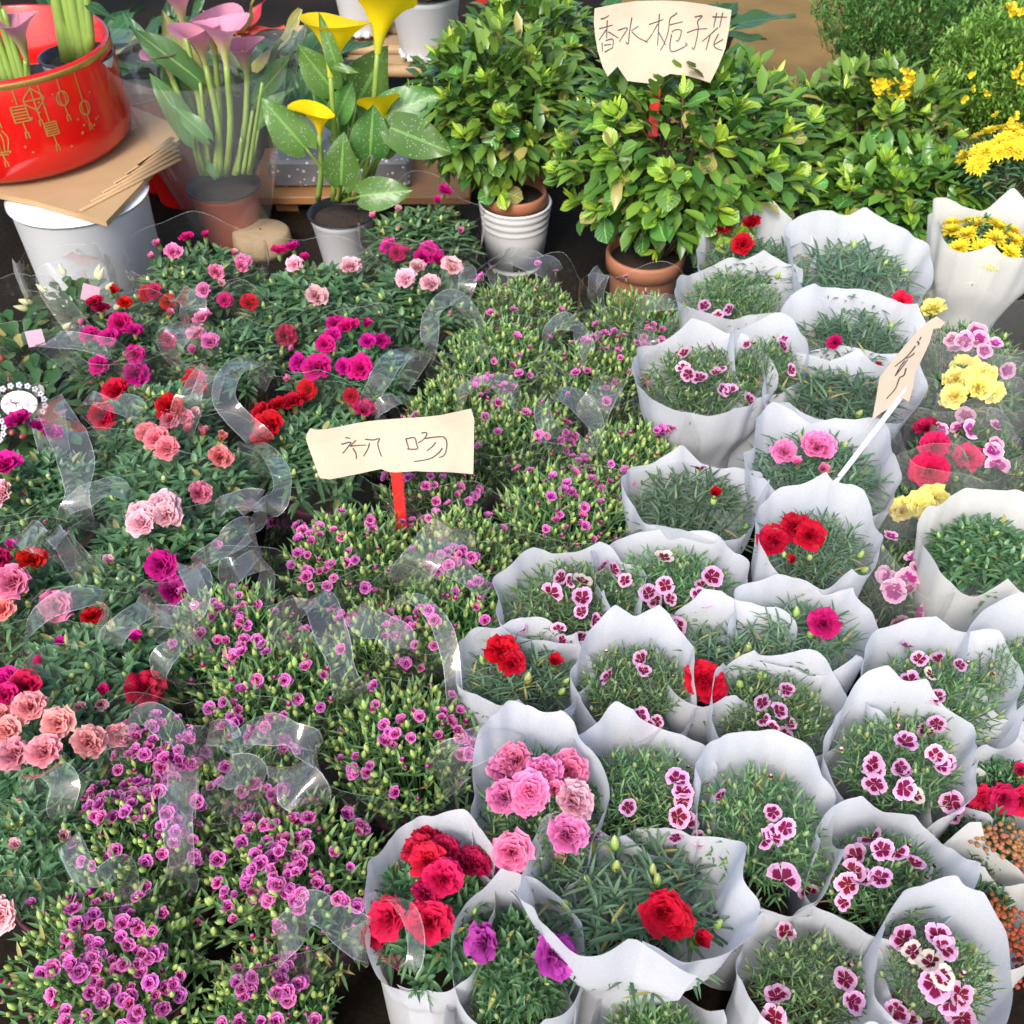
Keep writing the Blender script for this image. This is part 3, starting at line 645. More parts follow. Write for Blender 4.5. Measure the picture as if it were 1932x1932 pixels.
# ================================================================== SLEEVED POTS (left half)
# kind, x, y, r (px), top height, foliage variant, buds, label
A_PLANTS = [
 (375, 515, 108, .27, 26, 'clear-sleeved pot carnation with pink and magenta buds below the brick red calla pot'),
 (585, 552, 122, .27, 22, 'clear-sleeved pot carnation with pale pink flowers and cream buds under the white calla pot'),
 (785, 548, 112, .27, 16, 'clear-sleeved pot carnation with pale pink and magenta heads, grey-green sides seen through film'),
 (240, 640, 100, .27, 14, 'clear-sleeved pot carnation crowded with crimson and magenta flowers beside the cream-budded cacti'),
 (425, 655, 100, .27, 20, 'clear-sleeved pot carnation with a tight group of four pink flowers'),
 (655, 680, 105, .28, 18, 'clear-sleeved pot carnation with many deep magenta flowers behind the bright red one'),
 (585, 830, 112, .26, 20, 'clear-sleeved pot carnation with scarlet flowers behind the blank end of the two-character sign'),
 (285, 775, 105, .27, 22, 'clear-sleeved pot carnation with four big scarlet flowers and green buds'),
 (330, 895, 130, .27, 18, 'clear-sleeved pot carnation with coral pink flowers above broad grey-green leaves'),
 (300, 1005, 125, .27, 26, 'clear-sleeved pot carnation with pale pink flowers and many cream-green buds'),
 (225, 1100, 120, .26, 26, 'clear-sleeved pot carnation with two magenta flowers beside a clear handle loop'),
 (165, 1260, 145, .27, 30, 'clear-sleeved pot carnation with one large crimson flower on its right side'),
 (70, 905, 105, .26, 16, 'clear-sleeved pot carnation with magenta flowers in front of the lace-edged collar'),
 (30, 1110, 105, .27, 16, 'clear-sleeved pot carnation with round mid-pink flowers behind a clear handle arch'),
 (105, 1400, 130, .29, 10, 'clear-sleeved pot carnation covered in large salmon pink flowers'),
 (55, 1580, 115, .27, 22, 'pot carnation with almost only green buds beside the purple-eyed pinks'),
 (795, 430, 100, .26, 24, 'dark green pot carnation in crumpled film behind the white calla pot'),
]
budset = ['cream', 'pale', 'pink']
for i, (px, py, r, H, nb, lab) in enumerate(A_PLANTS):
    p = at_z(px, py, H - .03); R = r * GROW * depth(p) / FPX; base = Vector((p.x, p.y, 0))
    root = empty('potted_carnation', base, lab, 'carnation', 'mini carnations in clear sleeves')
    zc = H - .085
    plant_body(root, base, 'A', R * .92, H - .012, zc, i % 4, i * 1.7, nb, 'green', .0105, 'brown' if i % 3 else 'maroon', ['cream', 'pink'])
    sleeve(np.random.default_rng(i), R * 1.00, H + .008, root)
    register(root, (base.x, base.y, zc), (R, R, H - zc), 'A', px, py, r)
B_PLANTS = [  # x, y, r, H, buds, flowers, label
 (985, 572, 102, .27, 60, 10, 'small-flowered pink in clear film under the white ribbed planter'),
 (935, 665, 110, .28, 95, 14, 'pink with lime buds and few lilac flowers under a tall clear handle arch'),
 (865, 765, 105, .27, 90, 9, 'pink nearly all in lime green bud beside the magenta carnations'),
 (1205, 598, 100, .27, 45, 16, 'wilting lilac pinks squeezed in film in front of the terracotta gardenia pot'),
 (1130, 690, 105, .28, 95, 18, 'pink with lime buds left of the first white paper wraps'),
 (985, 805, 105, .27, 85, 16, 'pink under two overlapping clear handle loops behind the two-character sign'),
 (1185, 855, 105, .28, 95, 16, 'pink with lilac flowers leaning on the tall white wrap of maroon-eyed pinks'),
 (1060, 955, 125, .28, 105, 24, 'densely budded pink right of the red sign stick'),
 (815, 905, 95, .26, 50, 22, 'pinks with a white ticket in their film under the two-character sign'),
 (660, 1030, 125, .27, 100, 26, 'pink holding the red sign stick'),
 (865, 1025, 105, .27, 90, 18, 'pink covered by a crumpled clear film peak'),
 (430, 1180, 120, .27, 80, 26, 'lilac pinks beside the two-flowered magenta carnation'),
 (850, 1150, 112, .27, 80, 18, 'pink between crumpled film and the white wrap with one big red carnation'),
 (520, 1290, 145, .28, 120, 24, 'pink with lime buds and scattered lilac flowers behind the drooping film handles'),
 (770, 1390, 145, .28, 130, 26, 'pink with long-stemmed buds next to the wrapped bright pink carnation'),
 (712, 1205, 112, .265, 80, 16, 'pink in the hollow between the crumpled film peak and the drooping handles'),
 (465, 1455, 105, .26, 60, 18, 'pink pressed under the folded film behind the round purple-eyed mound'),
 (300, 1420, 90, .28, 40, 44, 'lilac pinks crowded right behind the salmon carnation'),
 (265, 1570, 135, .28, 80, 56, 'pink full of purple-eyed lilac flowers behind a broad upright film strip'),
 (550, 1640, 172, .28, 150, 66, 'round mound of purple-eyed pinks with a film triangle over its front'),
 (190, 1800, 185, .27, 150, 74, 'large mound of purple-eyed pinks spreading to the bare floor'),
 (500, 1890, 120, .24, 60, 34, 'low purple-eyed pinks beside the dark gap in front'),
]
for i, (px, py, r, H, nb, nf, lab) in enumerate(B_PLANTS):
    p = at_z(px, py, H - .03); R = r * GROW * depth(p) / FPX; base = Vector((p.x, p.y, 0))
    root = empty('potted_pink', base, lab, 'dianthus', 'small lilac pinks in clear sleeves')
    zc = H - .09
    plant_body(root, base, 'B', R * .94, H - .004, zc, i % 4, i * 1.3, int(nb * 1.55), 'green', .0092, 'maroon', ['kiss'])
    if i not in (20, 21): sleeve(np.random.default_rng(50 + i), R * 1.00, H + .004, root)
    register(root, (base.x, base.y, zc), (R, R, H - zc), 'B', px, py, r)
    pl = PLANTS[-1]; rg = np.random.default_rng(900 + i)
    cl = [(rg.uniform(-.8, .8), rg.uniform(-.75, .7)) for _ in range(max(2, nf // 6))]
    for k in range(int(nf * 1.25)):
        q = cl[rg.integers(len(cl))] if rg.random() < .65 else (rg.uniform(-.95, .95), rg.uniform(-.9, .9))
        ex, ey = q[0] + rg.normal(0, .16), q[1] + rg.normal(0, .16)
        m_ = math.hypot(ex, ey)
        if m_ > .97: ex, ey = ex / m_ * .95, ey / m_ * .95
        add_flower(pl, px + ex * r, py + ey * r * .8, 'kiss', 'kiss', rg.uniform(.0068, .0112), lift=rg.uniform(-.012, .012), up=.15)

# ================================================================== WHITE-WRAPPED POTS (right half)
# l, r, back, front, zf, foliage kind, buds, label
W_PLANTS = [
 (1325, 1545, 405, 545, .29, 'D', 6, 'white-wrapped carnation with scarlet flowers under the gardenia leaves', 'red'),
 (1295, 1512, 498, 600, .30, 'C', 20, 'white-wrapped pinks with a smooth round rim in front of the scarlet carnation', 'bico'),
 (1515, 1775, 402, 605, .31, 'D', 3, 'tall wide white wrap with grey leaves and one rose flower at its right edge', 'rose'),
 (1510, 1762, 552, 700, .31, 'D', 2, 'white wrap of spiky grey leaves with one dark red bud, behind the leaning sign', 'crim'),
 (1385, 1522, 600, 735, .29, 'C', 22, 'narrow white wrap of faded maroon-eyed pinks', 'bico'),
 (1208, 1475, 628, 775, .30, 'C', 26, 'broad white wrap of maroon-eyed pinks beside the lime-budded pinks', 'bico'),
 (1465, 1755, 660, 800, .31, 'D', 2, 'white wrap of spiky grey leaves without open flowers, behind the sign stick', 'none'),
 (1428, 1725, 782, 960, .31, 'D', 6, 'white-wrapped carnation with two frilly mid-pink flowers at the foot of the leaning sign', 'pink'),
 (1192, 1462, 868, 1000, .30, 'D', 4, 'white wrap with a single closed red bud', 'red'),
 (1440, 1672, 918, 1105, .31, 'D', 9, 'white-wrapped carnation with a cluster of three scarlet flowers on its left', 'red'),
 (938, 1222, 1037, 1210, .29, 'C', 26, 'white wrap crowded with maroon-eyed pale pinks, next to the clear-sleeved pinks', 'bico'),
 (1125, 1435, 1010, 1195, .29, 'C', 30, 'wide white wrap of maroon-eyed pinks with leafy right side', 'bico'),
 (1405, 1660, 1095, 1275, .30, 'D', 5, 'white-wrapped carnation with a single deep magenta flower', 'crim'),
 (860, 1122, 1185, 1340, .30, 'D', 8, 'white wrap with a big scarlet carnation and a red bud, edge of the wrapped rows', 'red'),
 (1088, 1320, 1165, 1385, .28, 'C', 30, 'white wrap of leafy pinks with small flowers between two scarlet carnations', 'bico'),
 (1250, 1510, 1150, 1330, .29, 'D', 8, 'crumpled white wrap with one very full scarlet carnation pressed on its rim', 'red'),
 (1355, 1610, 1240, 1430, .29, 'C', 30, 'white wrap of half-withered maroon-eyed pinks with rolled corner', 'bico'),
 (1655, 1935, 1175, 1420, .29, 'C', 34, 'deep white wrap of bright green pinks with dark purple flowers at the back', 'bico'),
 (1580, 1855, 1295, 1550, .29, 'C', 34, 'white wrap of pinks with large lilac maroon-eyed flowers low in front', 'bico'),
 (890, 1135, 1345, 1690, .28, 'C', 16, 'white-wrapped carnation full of bright frilly pink flowers', 'pink'),
 (1085, 1370, 1368, 1600, .28, 'C', 30, 'smooth white wrap of pinks with a column of maroon-eyed flowers at its right', 'bico'),
 (1320, 1600, 1388, 1720, .28, 'C', 36, 'white wrap of bushy green pinks with three dark maroon flowers', 'bico'),
 (1555, 1840, 1532, 1765, .29, 'C', 34, 'white wrap with a dense knot of faded maroon-eyed flowers on its left', 'bico'),
 (690, 925, 1540, 1860, .26, 'A', 8, 'white-wrapped carnation with a chain of rose red flowers, film loop at its edge', 'rose'),
 (880, 1075, 1672, 1940, .25, 'A', 8, 'wrapped dark leafy carnation with two purple fringed flowers', 'purple'),
 (1010, 1445, 1640, 1808, .37, 'D', 9, 'big ruffled white wrap with one bright scarlet carnation above its front flap', 'red'),
 (1425, 1705, 1742, 1950, .28, 'C', 28, 'white wrap of pinks with two large maroon-eyed flowers at the bottom', 'bico'),
 (1680, 1915, 1708, 1950, .28, 'C', 28, 'white wrap of pinks with big lilac-white maroon-eyed flowers beside orange kalanchoe', 'bico'),
 (1770, 2010, 930, 1125, .32, 'A', 18, 'tall ivory wrap of carnations in green bud', 'none'),
 (1850, 2020, 1160, 1330, .30, 'C', 16, 'white wrap of leafy pinks in front of the ivory wrap', 'bico'),
 (1840, 1990, 1420, 1530, .27, 'A', 3, 'white wrap with crimson carnations above the orange kalanchoe', 'rose'),
 (860, 1060, 1850, 1990, .25, 'B', 12, 'low white wrap with lilac buds under film in front of the purple carnation', 'kiss'),
 (1130, 1380, 1895, 2040, .25, 'B', 40, 'low wrap of clustered green buds in front of the big ruffled wrap', 'none'),
]
for i, (lx, rx, by, fy, zf, kind, nb, lab, fk) in enumerate(W_PLANTS):
    F = at_z((lx + rx) / 2, fy, zf); Rx = (rx - lx) / 2 * depth(F) / FPX * .98
    for e in np.linspace(.84, 1.30, 24):          # the sheet is deeper than wide where its far rim would stand too tall
        Ry = Rx * e; zb = at_y((lx + rx) / 2, by, F.y + 2 * Ry).z
        if zb < zf + .07: break
    zb = min(max(zb, zf - .07), zf + .15)
    base = Vector((F.x, F.y + Ry, 0))
    name = 'wrapped_carnation' if kind in 'AD' else 'wrapped_pink'
    root = empty(name, base, lab, 'carnation' if kind in 'AD' else 'dianthus', 'potted flowers in white wraps')
    rg = np.random.default_rng(300 + i)
    wrap_sheet(rg, Rx, Ry, zf, zb, parent=root, mat=M['paper_warm'] if i == 28 else M['paper'], crumple=1.5 if i in (15, 25) else 1.0)
    sink = {'A': .0, 'B': 0, 'C': .0, 'D': -.012}[kind]
    H = (zf + .016 + sink + .52 * (zb - zf)) if i != 25 else .315; zc = H - (.072 if i in (23, 24) else .058); R = Rx * (.97 if i in (23, 24) else .90)
    plant_body(root, base, kind, R, H, zc, i % 3, math.pi * (i % 2), nb, 'green' if kind in 'AD' else 'grey', .0125 if kind == 'D' else .0072, 'brown', ['faded'] if kind == 'C' else (), Ry=Ry * (.97 if i in (23, 24) else .90))
    q = project(base + Vector((0, 0, H - .03)))
    register(root, base + Vector((0, 0, zc)), (R, Ry * .90, H - zc), 'W', q[0], q[1], R * FPX / depth(base + Vector((0, 0, H))))

# bunches in clear cellophane right of the wraps
P_PLANTS = [
 (1835, 660, 95, .30, 'C', 10, 'cellophane bunch of purple-and-white pinks behind the yellow carnations'),
 (1835, 745, 90, .31, 'A', 8, 'cellophane bunch of pale yellow carnations'),
 (1850, 850, 85, .29, 'C', 10, 'cellophane bunch of purple-and-white pinks between yellow and red carnations'),
 (1785, 880, 85, .29, 'A', 6, 'crumpled cellophane bunch of rose red carnations'),
 (1740, 965, 75, .28, 'A', 4, 'bunch of pale yellow double flowers behind the ivory wrap'),
 (1725, 1085, 90, .28, 'C', 10, 'cellophane bunch of purple-and-white pinks in front of the pale yellow bunch'),
]
for i, (px, py, r, H, kind, nb, lab) in enumerate(P_PLANTS):
    p = at_z(px, py, H - .03); R = r * GROW * depth(p) / FPX; base = Vector((p.x, p.y, 0))
    root = empty('cellophane_bunch', base, lab, 'bouquet', 'flowers in crinkled cellophane')
    zc = H - .08
    plant_body(root, base, kind, R * .92, H - .005, zc, i % 3, i, nb, 'green', .009, 'brown')
    sleeve(np.random.default_rng(80 + i), R * 1.05, H + .03, root, M['film_big'], name='cellophane')
    register(root, (base.x, base.y, zc), (R, R, H - zc), 'P', px, py, r)

# ================================================================== FLOWERS AT THEIR PLACES (crop column, row, pixel list)
def put(c, r, colour, pts, kinds, rad, shape='carn', **kw):
    for q in pts:
        px, py = K(c, r, q[0], q[1]); rd = rad * (q[2] if len(q) > 2 else random.uniform(.9, 1.1)); sh = shape
        if len(q) > 2 and q[2] < .75 and shape == 'carn': sh = 'half'; rd *= 1.25
        add_flower(nearest(px, py, kinds), px, py, sh, colour, rd, **kw)
s = .6
put(0, 0, 'pink', [(1150, 1780, .7), (1260, 1840), (1110, 1870, s), (1700, 1850, s), (1760, 1910)], 'A', .021)
put(0, 0, 'mag', [(1360, 1740), (1490, 1725, .7)], 'A', .021)
put(1, 0, 'mag', [(1390, 1400), (1350, 1470, .7), (300, 1810), (200, 1840), (390, 1890, .7), (1000, 1800), (1050, 1840), (1130, 1840, .7), (1280, 1820), (1340, 1860)], 'A', .022)
put(1, 0, 'pink', [(1515, 1680, s), (890, 1580, .7)], 'A', .020); put(1, 0, 'pale', [(1070, 1530, .7)], 'A', .02)
put(0, 1, 'pink', [(1560, 160), (1480, 280, .8), (1740, 110, .8), (1485, 500), (1420, 615), (1530, 670), (1415, 725, .7), (1480, 415, s), (620, 520, s), (1225, 460, s)], 'A', .022)
put(0, 1, 'pale', [(1610, 235, s), (1195, 1840), (1210, 1910), (1040, 1925), (50, 1760, 1.2), (1410, 1175, s)], 'A', .024)
put(0, 1, 'crim', [(820, 300, .7), (700, 385), (735, 430), (905, 385, .8), (1080, 310), (1230, 375, .9), (1810, 380), (1130, 300)], 'A', .022)
put(0, 1, 'mag', [(880, 530), (980, 590, .8), (660, 620), (800, 640), (980, 755), (740, 830), (980, 890, 1.15), (1210, 645, .8), (1630, 360, .8), (150, 1250, 1.1), (290, 1290), (50, 1580, 1.35), (380, 1330, .8)], 'A', .024)
put(0, 1, 'red', [(860, 1030, 1.2), (750, 1190, 1.1), (1420, 950, 1.15), (1240, 1140, 1.15)], 'A', .025)
put(0, 1, 'coral', [(1070, 1330), (1150, 1370, 1.1), (1220, 1435), (1230, 1230, .9), (1330, 1215, .9), (1380, 1300, .65), (1600, 1370, .7), (1590, 1500, 1.05), (1470, 1330, .65), (1440, 1760, 1.0)], 'A', .023)
put(1, 1, 'pale', [(320, 105), (715, 125, 1.1), (460, 330, 1.1), (1120, 210, 1.1), (1295, 250, 1.05), (1200, 130, .9), (1440, 130, 1.2)], 'A', .024)
put(1, 1, 'mag', [(1240, 60), (1340, 80), (620, 550), (705, 565, 1.1), (590, 615, .8), (825, 545, .7), (530, 680, .9), (840, 660, .8), (935, 655, .8), (350, 810, .9), (490, 860, 1.35), (665, 840, .85), (800, 855, 1.25), (815, 1160, 1.1)], 'A', .023)
put(1, 1, 'crim', [(240, 620, 1.1)], 'A', .023); put(1, 1, 'pink', [(310, 715, s), (275, 930, s)], 'A', .02)
put(1, 1, 'red', [(420, 1000), (305, 1110, 1.1), (200, 1130, .9), (90, 1180, 1.05), (150, 1270, 1.35), (90, 1350, 1.0), (720, 1050, .75)], 'A', .023)
put(0, 2, 'pale', [(1040, 155, 1.1), (1200, 30, 1.1), (1210, 115, 1.1), (800, 430, s), (725, 1455, s), (580, 1490, s)], 'A', .024)
put(0, 2, 'mag', [(1180, 445, 1.15), (1240, 650, 1.1), (445, 1015, .5), (300, 1140, .5), (990, 990, .65), (745, 1365, .55), (60, 1300), (50, 1400, .8), (90, 330, .6)], 'A', .024)
put(0, 2, 'crim', [(235, 430, 1.05), (0, 430), (670, 840, .8), (1050, 1375, 1.35), (190, 1340, 1.2)], 'A', .023)
put(0, 2, 'pink', [(110, 580, 1.25), (390, 755, 1.2), (1550, 310, s)], 'A', .024); put(0, 2, 'coral', [(30, 770, .9)], 'A', .023)
put(0, 2, 'salmon', [(230, 1490, 1.05), (430, 1590, 1.05), (640, 1745, 1.05), (330, 1810, 1.05), (60, 1660), (120, 1830), (850, 1700), (30, 1540)], 'A', .023)
put(0, 3, 'pale', [(120, 640, .55), (460, 580, .55), (10, 1130, 1.1)], 'A', .022)
W = 'W'; bi = .0136
def bico(c, r, pts, kinds='W', colour='bico', rad=bi):
    for q in pts:
        sh = 'bicohalf' if random.random() < .25 else 'bico'; cc = colour if random.random() > .07 or colour != 'bico' else 'faded'
        put(c, r, cc, [q], kinds, rad * random.uniform(.82, 1.1), sh, up=.3, lift=.014, jit=.34)
put(2, 0, 'red', [(1735, 1780, 1.1), (1570, 1680), (1800, 1640)], W, .023)
bico(2, 1, [(1455, 395), (1640, 420, 1.1), (1550, 470), (1310, 740), (1490, 705, .8), (1300, 850), (1340, 890), (1420, 920, 1.1), (1540, 880), (1565, 840), (1580, 1000), (1640, 1020, 1.1), (1770, 1080, 1.15), (1685, 1190), (1410, 1580, 1.1), (1760, 675, .8)])
put(2, 1, 'red', [(1530, 1760, .68)], W, .022)
bico(3, 1, [(190, 640), (180, 690), (235, 860)])
put(3, 1, 'rose', [(1030, 370)], W, .025); put(3, 1, 'crim', [(565, 665, .8), (870, 830, .5)], W, .02)
put(3, 1, 'pink', [(430, 1440, 1.35), (190, 1460, 1.0), (290, 1540, .55), (470, 1580, .6)], W, .024)
bico(3, 1, [(1580, 590), (1500, 650), (1640, 720), (1440, 700), (1720, 670), (1510, 1190), (1470, 1280), (1540, 1300), (1330, 1290), (1800, 860), (1720, 1400), (1730, 1550), (1420, 640), (1600, 640), (1700, 1450), (1740, 1270)], 'P', 'pbico', .017)
put(3, 1, 'lemon', [(1490, 860, 1.2), (1620, 920, 1.1), (1440, 940), (1600, 1000), (1680, 1030), (1430, 1060), (1540, 940), (1270, 440), (1280, 1820, 1.1), (1060, 1890), (1230, 1910, 1.1), (1180, 1850)], 'P', .027)
put(3, 1, 'rose', [(1230, 1300), (1280, 1420), (1510, 1510, 1.1), (1250, 1600, 1.4)], 'P', .026)
bico(2, 2, [(340, 655, 1.1), (480, 560), (570, 690, 1.15), (560, 570), (420, 540), (400, 910), (555, 970, 1.1), (420, 990, .8), (655, 850), (140, 890), (570, 790), (790, 480, 1.1), (880, 560), (1050, 650, 1.1), (1170, 590), (1200, 690, .9), (1100, 700), (1500, 530, 1.2), (1440, 600, .8), (1490, 720, 1.1), (1160, 400), (1250, 880), (1190, 870), (1000, 1130), (770, 1260), (1010, 1220, .8), (980, 1530, 1.1), (1030, 1600), (1110, 1580, .9), (910, 1640, .9), (1410, 660), (720, 470)])
put(2, 2, 'red', [(1440, 1300, 1.3), (1490, 1350, 1.0), (365, 1160, .68)], W, .023)
put(1, 2, 'red', [(1810, 1110, 1.25), (1890, 1170, .9)], W, .023)
put(3, 2, 'red', [(120, 290, 1.2), (270, 190, 1.0), (370, 240, 1.1), (260, 415, .5)], W, .024)
put(3, 2, 'mag', [(480, 880, 1.15)], W, .022)
bico(3, 2, [(1140, 400), (1170, 480), (950, 550), (1090, 560), (990, 640), (1100, 640), (1150, 790), (1040, 870), (960, 240, .8), (840, 910), (930, 520)], 'P', 'pbico', .0175)
bico(3, 2, [(1080, 1040), (1170, 1130, .8), (1320, 1140, 1.15), (1260, 1240, .8), (1110, 1295), (1300, 1400, .8), (1460, 1170, .8), (40, 1450), (150, 1510), (40, 1560, .8), (110, 1620), (190, 1680), (230, 1600, .8), (210, 1350), (1220, 1630, 1.1), (1070, 1730, 1.2), (1300, 1600), (830, 1890, 1.1), (1030, 1910, .8), (1290, 1830), (1370, 1890, 1.1)])
put(2, 3, 'pink', [(80, 50), (190, 260, 1.15), (20, 300), (560, 70, 1.1), (460, 100), (360, 240, .7), (290, 130), (450, 570, 1.1), (60, 680, 1.1), (90, 860, 1.2), (410, 760, .5), (0, 130), (160, 330, .8)], W, .024)
put(2, 3, 'pale', [(480, 330, 1.2)], W, .023)
bico(2, 3, [(1260, 170), (1290, 310, 1.05), (900, 360), (1260, 430), (1330, 470), (650, 600), (1245, 590, .8), (1420, 600, .8), (1290, 250), (1580, 300), (1890, 590)])
bico(3, 3, [(110, 580, 1.15), (200, 510), (180, 890, 1.25), (380, 980), (110, 400, .8), (840, 80), (850, 190), (1050, 110), (1060, 220, 1.3), (1140, 280), (1320, 60), (1380, 90), (1400, 320, 1.1), (1410, 410), (720, 720, 1.15), (830, 590), (900, 670), (700, 830), (660, 920, 1.1), (890, 880), (1010, 690), (1130, 780), (630, 1050, .9), (760, 880), (190, 1270, 1.1), (140, 1740, 1.2), (630, 1610, 1.1), (680, 1770, 1.25), (130, 1890), (1070, 1330, 1.1), (1310, 1310, 1.15), (1340, 1390), (1260, 1490, 1.1), (1280, 1640, 1.2), (1340, 1590), (1460, 1720, 1.1), (1390, 1770), (1020, 1830), (1470, 1890), (1100, 1930), (1130, 1410)])
put(2, 3, 'red', [(1140, 1120, 1.25), (1230, 1190, 1.0), (1400, 1330, .72)], W, .0225)
put(1, 3, 'rose', [(1270, 610), (1280, 770, 1.1), (1390, 710), (1380, 900, 1.15), (1580, 810, 1.15), (1240, 1010, .85), (1290, 1210, 1.3), (1020, 1170, 1.2), (920, 1280, .8), (1230, 700)], W, .0225)
put(1, 3, 'purple', [(1710, 1350, 1.1)], W, .022); put(2, 3, 'purple', [(330, 1440, 1.3)], W, .022)
put(3, 3, 'rose', [(1640, 350), (1780, 300), (1900, 300), (1900, 100, .7), (1620, 290)], W, .02)
# ================================================================== CLEAR HANDLE RIBBONS (belong to the sleeve of the pot they rise from)
RIB = [  # crop col,row, polyline, width (crop px), end height, mid lift
 (0, 1, [(1900, 790), (1690, 850), (1620, 1040), (1700, 1180), (1890, 1360)], 150, .28, .06),
 (0, 1, [(330, 1080), (420, 1200), (520, 1400), (560, 1600), (550, 1880)], 165, .28, .06),
 (0, 1, [(1540, 850), (1400, 990), (1350, 1150)], 140, .29, .05),
 (0, 1, [(330, 660), (520, 640), (760, 690), (860, 740)], 110, .29, .04),
 (0, 1, [(1290, 300), (1400, 370), (1380, 480)], 120, .28, .04),
 (0, 1, [(1220, 700), (1290, 600), (1380, 520)], 170, .28, .05),
 (0, 1, [(600, 1090), (760, 1090), (950, 1120), (1040, 1250)], 120, .28, .05),
 (0, 1, [(480, 1900), (640, 1760), (820, 1700), (960, 1790)], 110, .26, .04),
 (0, 1, [(1580, 1860), (1780, 1780), (1932, 1860)], 120, .26, .04),
 (0, 1, [(350, 250), (420, 150), (560, 60), (650, 40)], 130, .24, .05),
 (1, 1, [(870, 1040), (940, 900), (1050, 760), (1240, 720)], 120, .28, .05),
 (1, 1, [(1290, 720), (1300, 460), (1430, 330), (1560, 400), (1680, 660)], 105, .26, .08),
 (1, 1, [(1480, 1090), (1630, 940), (1800, 950), (1932, 1090)], 110, .27, .06),
 (1, 1, [(910, 1190), (960, 1100), (1060, 1070), (1150, 1130)], 95, .27, .04),
 (1, 1, [(-40, 1400), (110, 1440), (215, 1620), (190, 1800), (30, 1880), (-60, 1800)], 110, .25, .06),
 (1, 1, [(1480, 80), (1560, 150), (1540, 300)], 90, .28, .04),
 (2, 1, [(290, 720), (320, 570), (440, 500), (550, 570), (600, 780)], 100, .27, .07),
 (2, 1, [(340, 1330), (280, 1130), (400, 1020), (560, 1100), (670, 1290), (560, 1520)], 140, .27, .08),
 (2, 1, [(640, 1180), (720, 1020), (790, 900)], 170, .28, .05),
 (2, 1, [(640, 330), (660, 200), (720, 150), (700, 330)], 100, .26, .06),
 (2, 1, [(1000, 560), (1040, 620), (1080, 740)], 90, .27, .05),
 (2, 1, [(1000, 420), (1100, 380), (1220, 360), (1310, 400)], 110, .28, .04),
 (2, 1, [(-30, 60), (120, 40), (260, 100), (360, 170)], 150, .27, .05),
 (0, 2, [(240, 1160), (190, 960), (320, 780), (540, 680), (730, 680), (760, 820), (730, 960)], 125, .26, .08),
 (0, 2, [(800, 1010), (900, 870), (1060, 760), (1140, 740)], 160, .26, .05),
 (0, 2, [(1110, 840), (1250, 820), (1390, 880)], 120, .26, .05),
 (0, 2, [(1350, 450), (1440, 560), (1430, 720), (1330, 850)], 130, .27, .05),
 (0, 2, [(1440, 420), (1620, 300), (1790, 180), (1860, 260)], 150, .27, .06),
 (0, 2, [(160, 200), (250, 260), (330, 300)], 150, .26, .04),
 (0, 2, [(380, 230), (440, 260), (480, 300)], 120, .26, .04),
 (0, 2, [(1170, 1260), (1170, 1130), (1290, 1020), (1420, 960)], 110, .27, .05),
 (0, 2, [(1650, 560), (1730, 480), (1932, 420)], 150, .27, .05),
 (0, 2, [(1500, 1700), (1620, 1660), (1700, 1740), (1932, 1620)], 140, .28, .06),
 (0, 2, [(880, 1660), (1050, 1520), (1200, 1600), (1330, 1720), (1460, 1740)], 150, .28, .06),
 (1, 2, [(230, 900), (330, 730), (480, 700), (560, 900), (640, 1120), (690, 1330)], 170, .28, .07),
 (1, 2, [(730, 780), (830, 860), (960, 900), (1080, 1000), (1050, 1120)], 160, .28, .05),
 (1, 2, [(990, 850), (1040, 720), (1190, 690), (1360, 860), (1440, 1120), (1470, 1420)], 95, .27, .09),
 (1, 2, [(1140, 560), (1220, 420), (1340, 270), (1470, 160)], 210, .28, .07),
 (1, 2, [(1250, 400), (1420, 430), (1560, 520), (1700, 650)], 120, .28, .06),
 (1, 2, [(1420, 1900), (1560, 1790), (1700, 1700), (1830, 1620)], 210, .29, .06),
 (1, 2, [(0, 1650), (200, 1640), (380, 1720), (480, 1850)], 150, .29, .05),
 (0, 3, [(1320, 80), (1290, 330), (1290, 580), (1320, 820)], 175, .30, .07),
 (0, 3, [(1560, 200), (1700, 100), (1830, 150), (1740, 330)], 190, .30, .06),
 (0, 3, [(280, 160), (380, 90), (470, 200), (440, 390)], 170, .28, .05),
 (0, 3, [(500, 600), (560, 780), (700, 870), (900, 800)], 110, .29, .03),
 (1, 3, [(180, 1380), (330, 1200), (440, 1080), (600, 1180), (830, 1340)], 210, .28, .05),
 (1, 3, [(950, 1010), (1120, 1100), (1190, 1320), (1150, 1530), (980, 1440)], 100, .28, .06),
 (1, 3, [(280, 60), (330, 200), (440, 300)], 240, .29, .03),
]
for i, (c, r, pts, w, z0, lift) in enumerate(RIB):
    m = len(pts); P = []
    for k, (x, y) in enumerate(pts):
        px, py = K(c, r, x, y); P.append(at_z(px, py, z0 + .02 + lift * math.sin(math.pi * (k + .3) / (m - .4))))
    mid = P[m // 2]; px, py = K(c, r, *pts[m // 2]); pl = nearest(px, py, 'AB')
    hub = pl['c']; dn = lambda p: p.lerp(Vector((hub.x, hub.y, p.z)), .30) - Vector((0, 0, .085))
    P = [dn(P[0])] + P + [dn(P[-1])]
    wm = w * .26042 * depth(mid) / FPX * 1.35
    rg = np.random.default_rng(i); nv = unit(np.array([rg.normal(0, .35), -.75 + rg.normal(0, .25), .7]))
    mb = ribbon_mesh([p - pl['root'].location for p in P], wm, nv, None, rg.uniform(-.5, .5))
    host = [ch for ch in pl['root'].children if ch.name.startswith('plastic_sleeve')]
    mb.obj('carry_handle', [M['ribbon'], M['ribbon_edge']], host[0] if host else pl['root'])

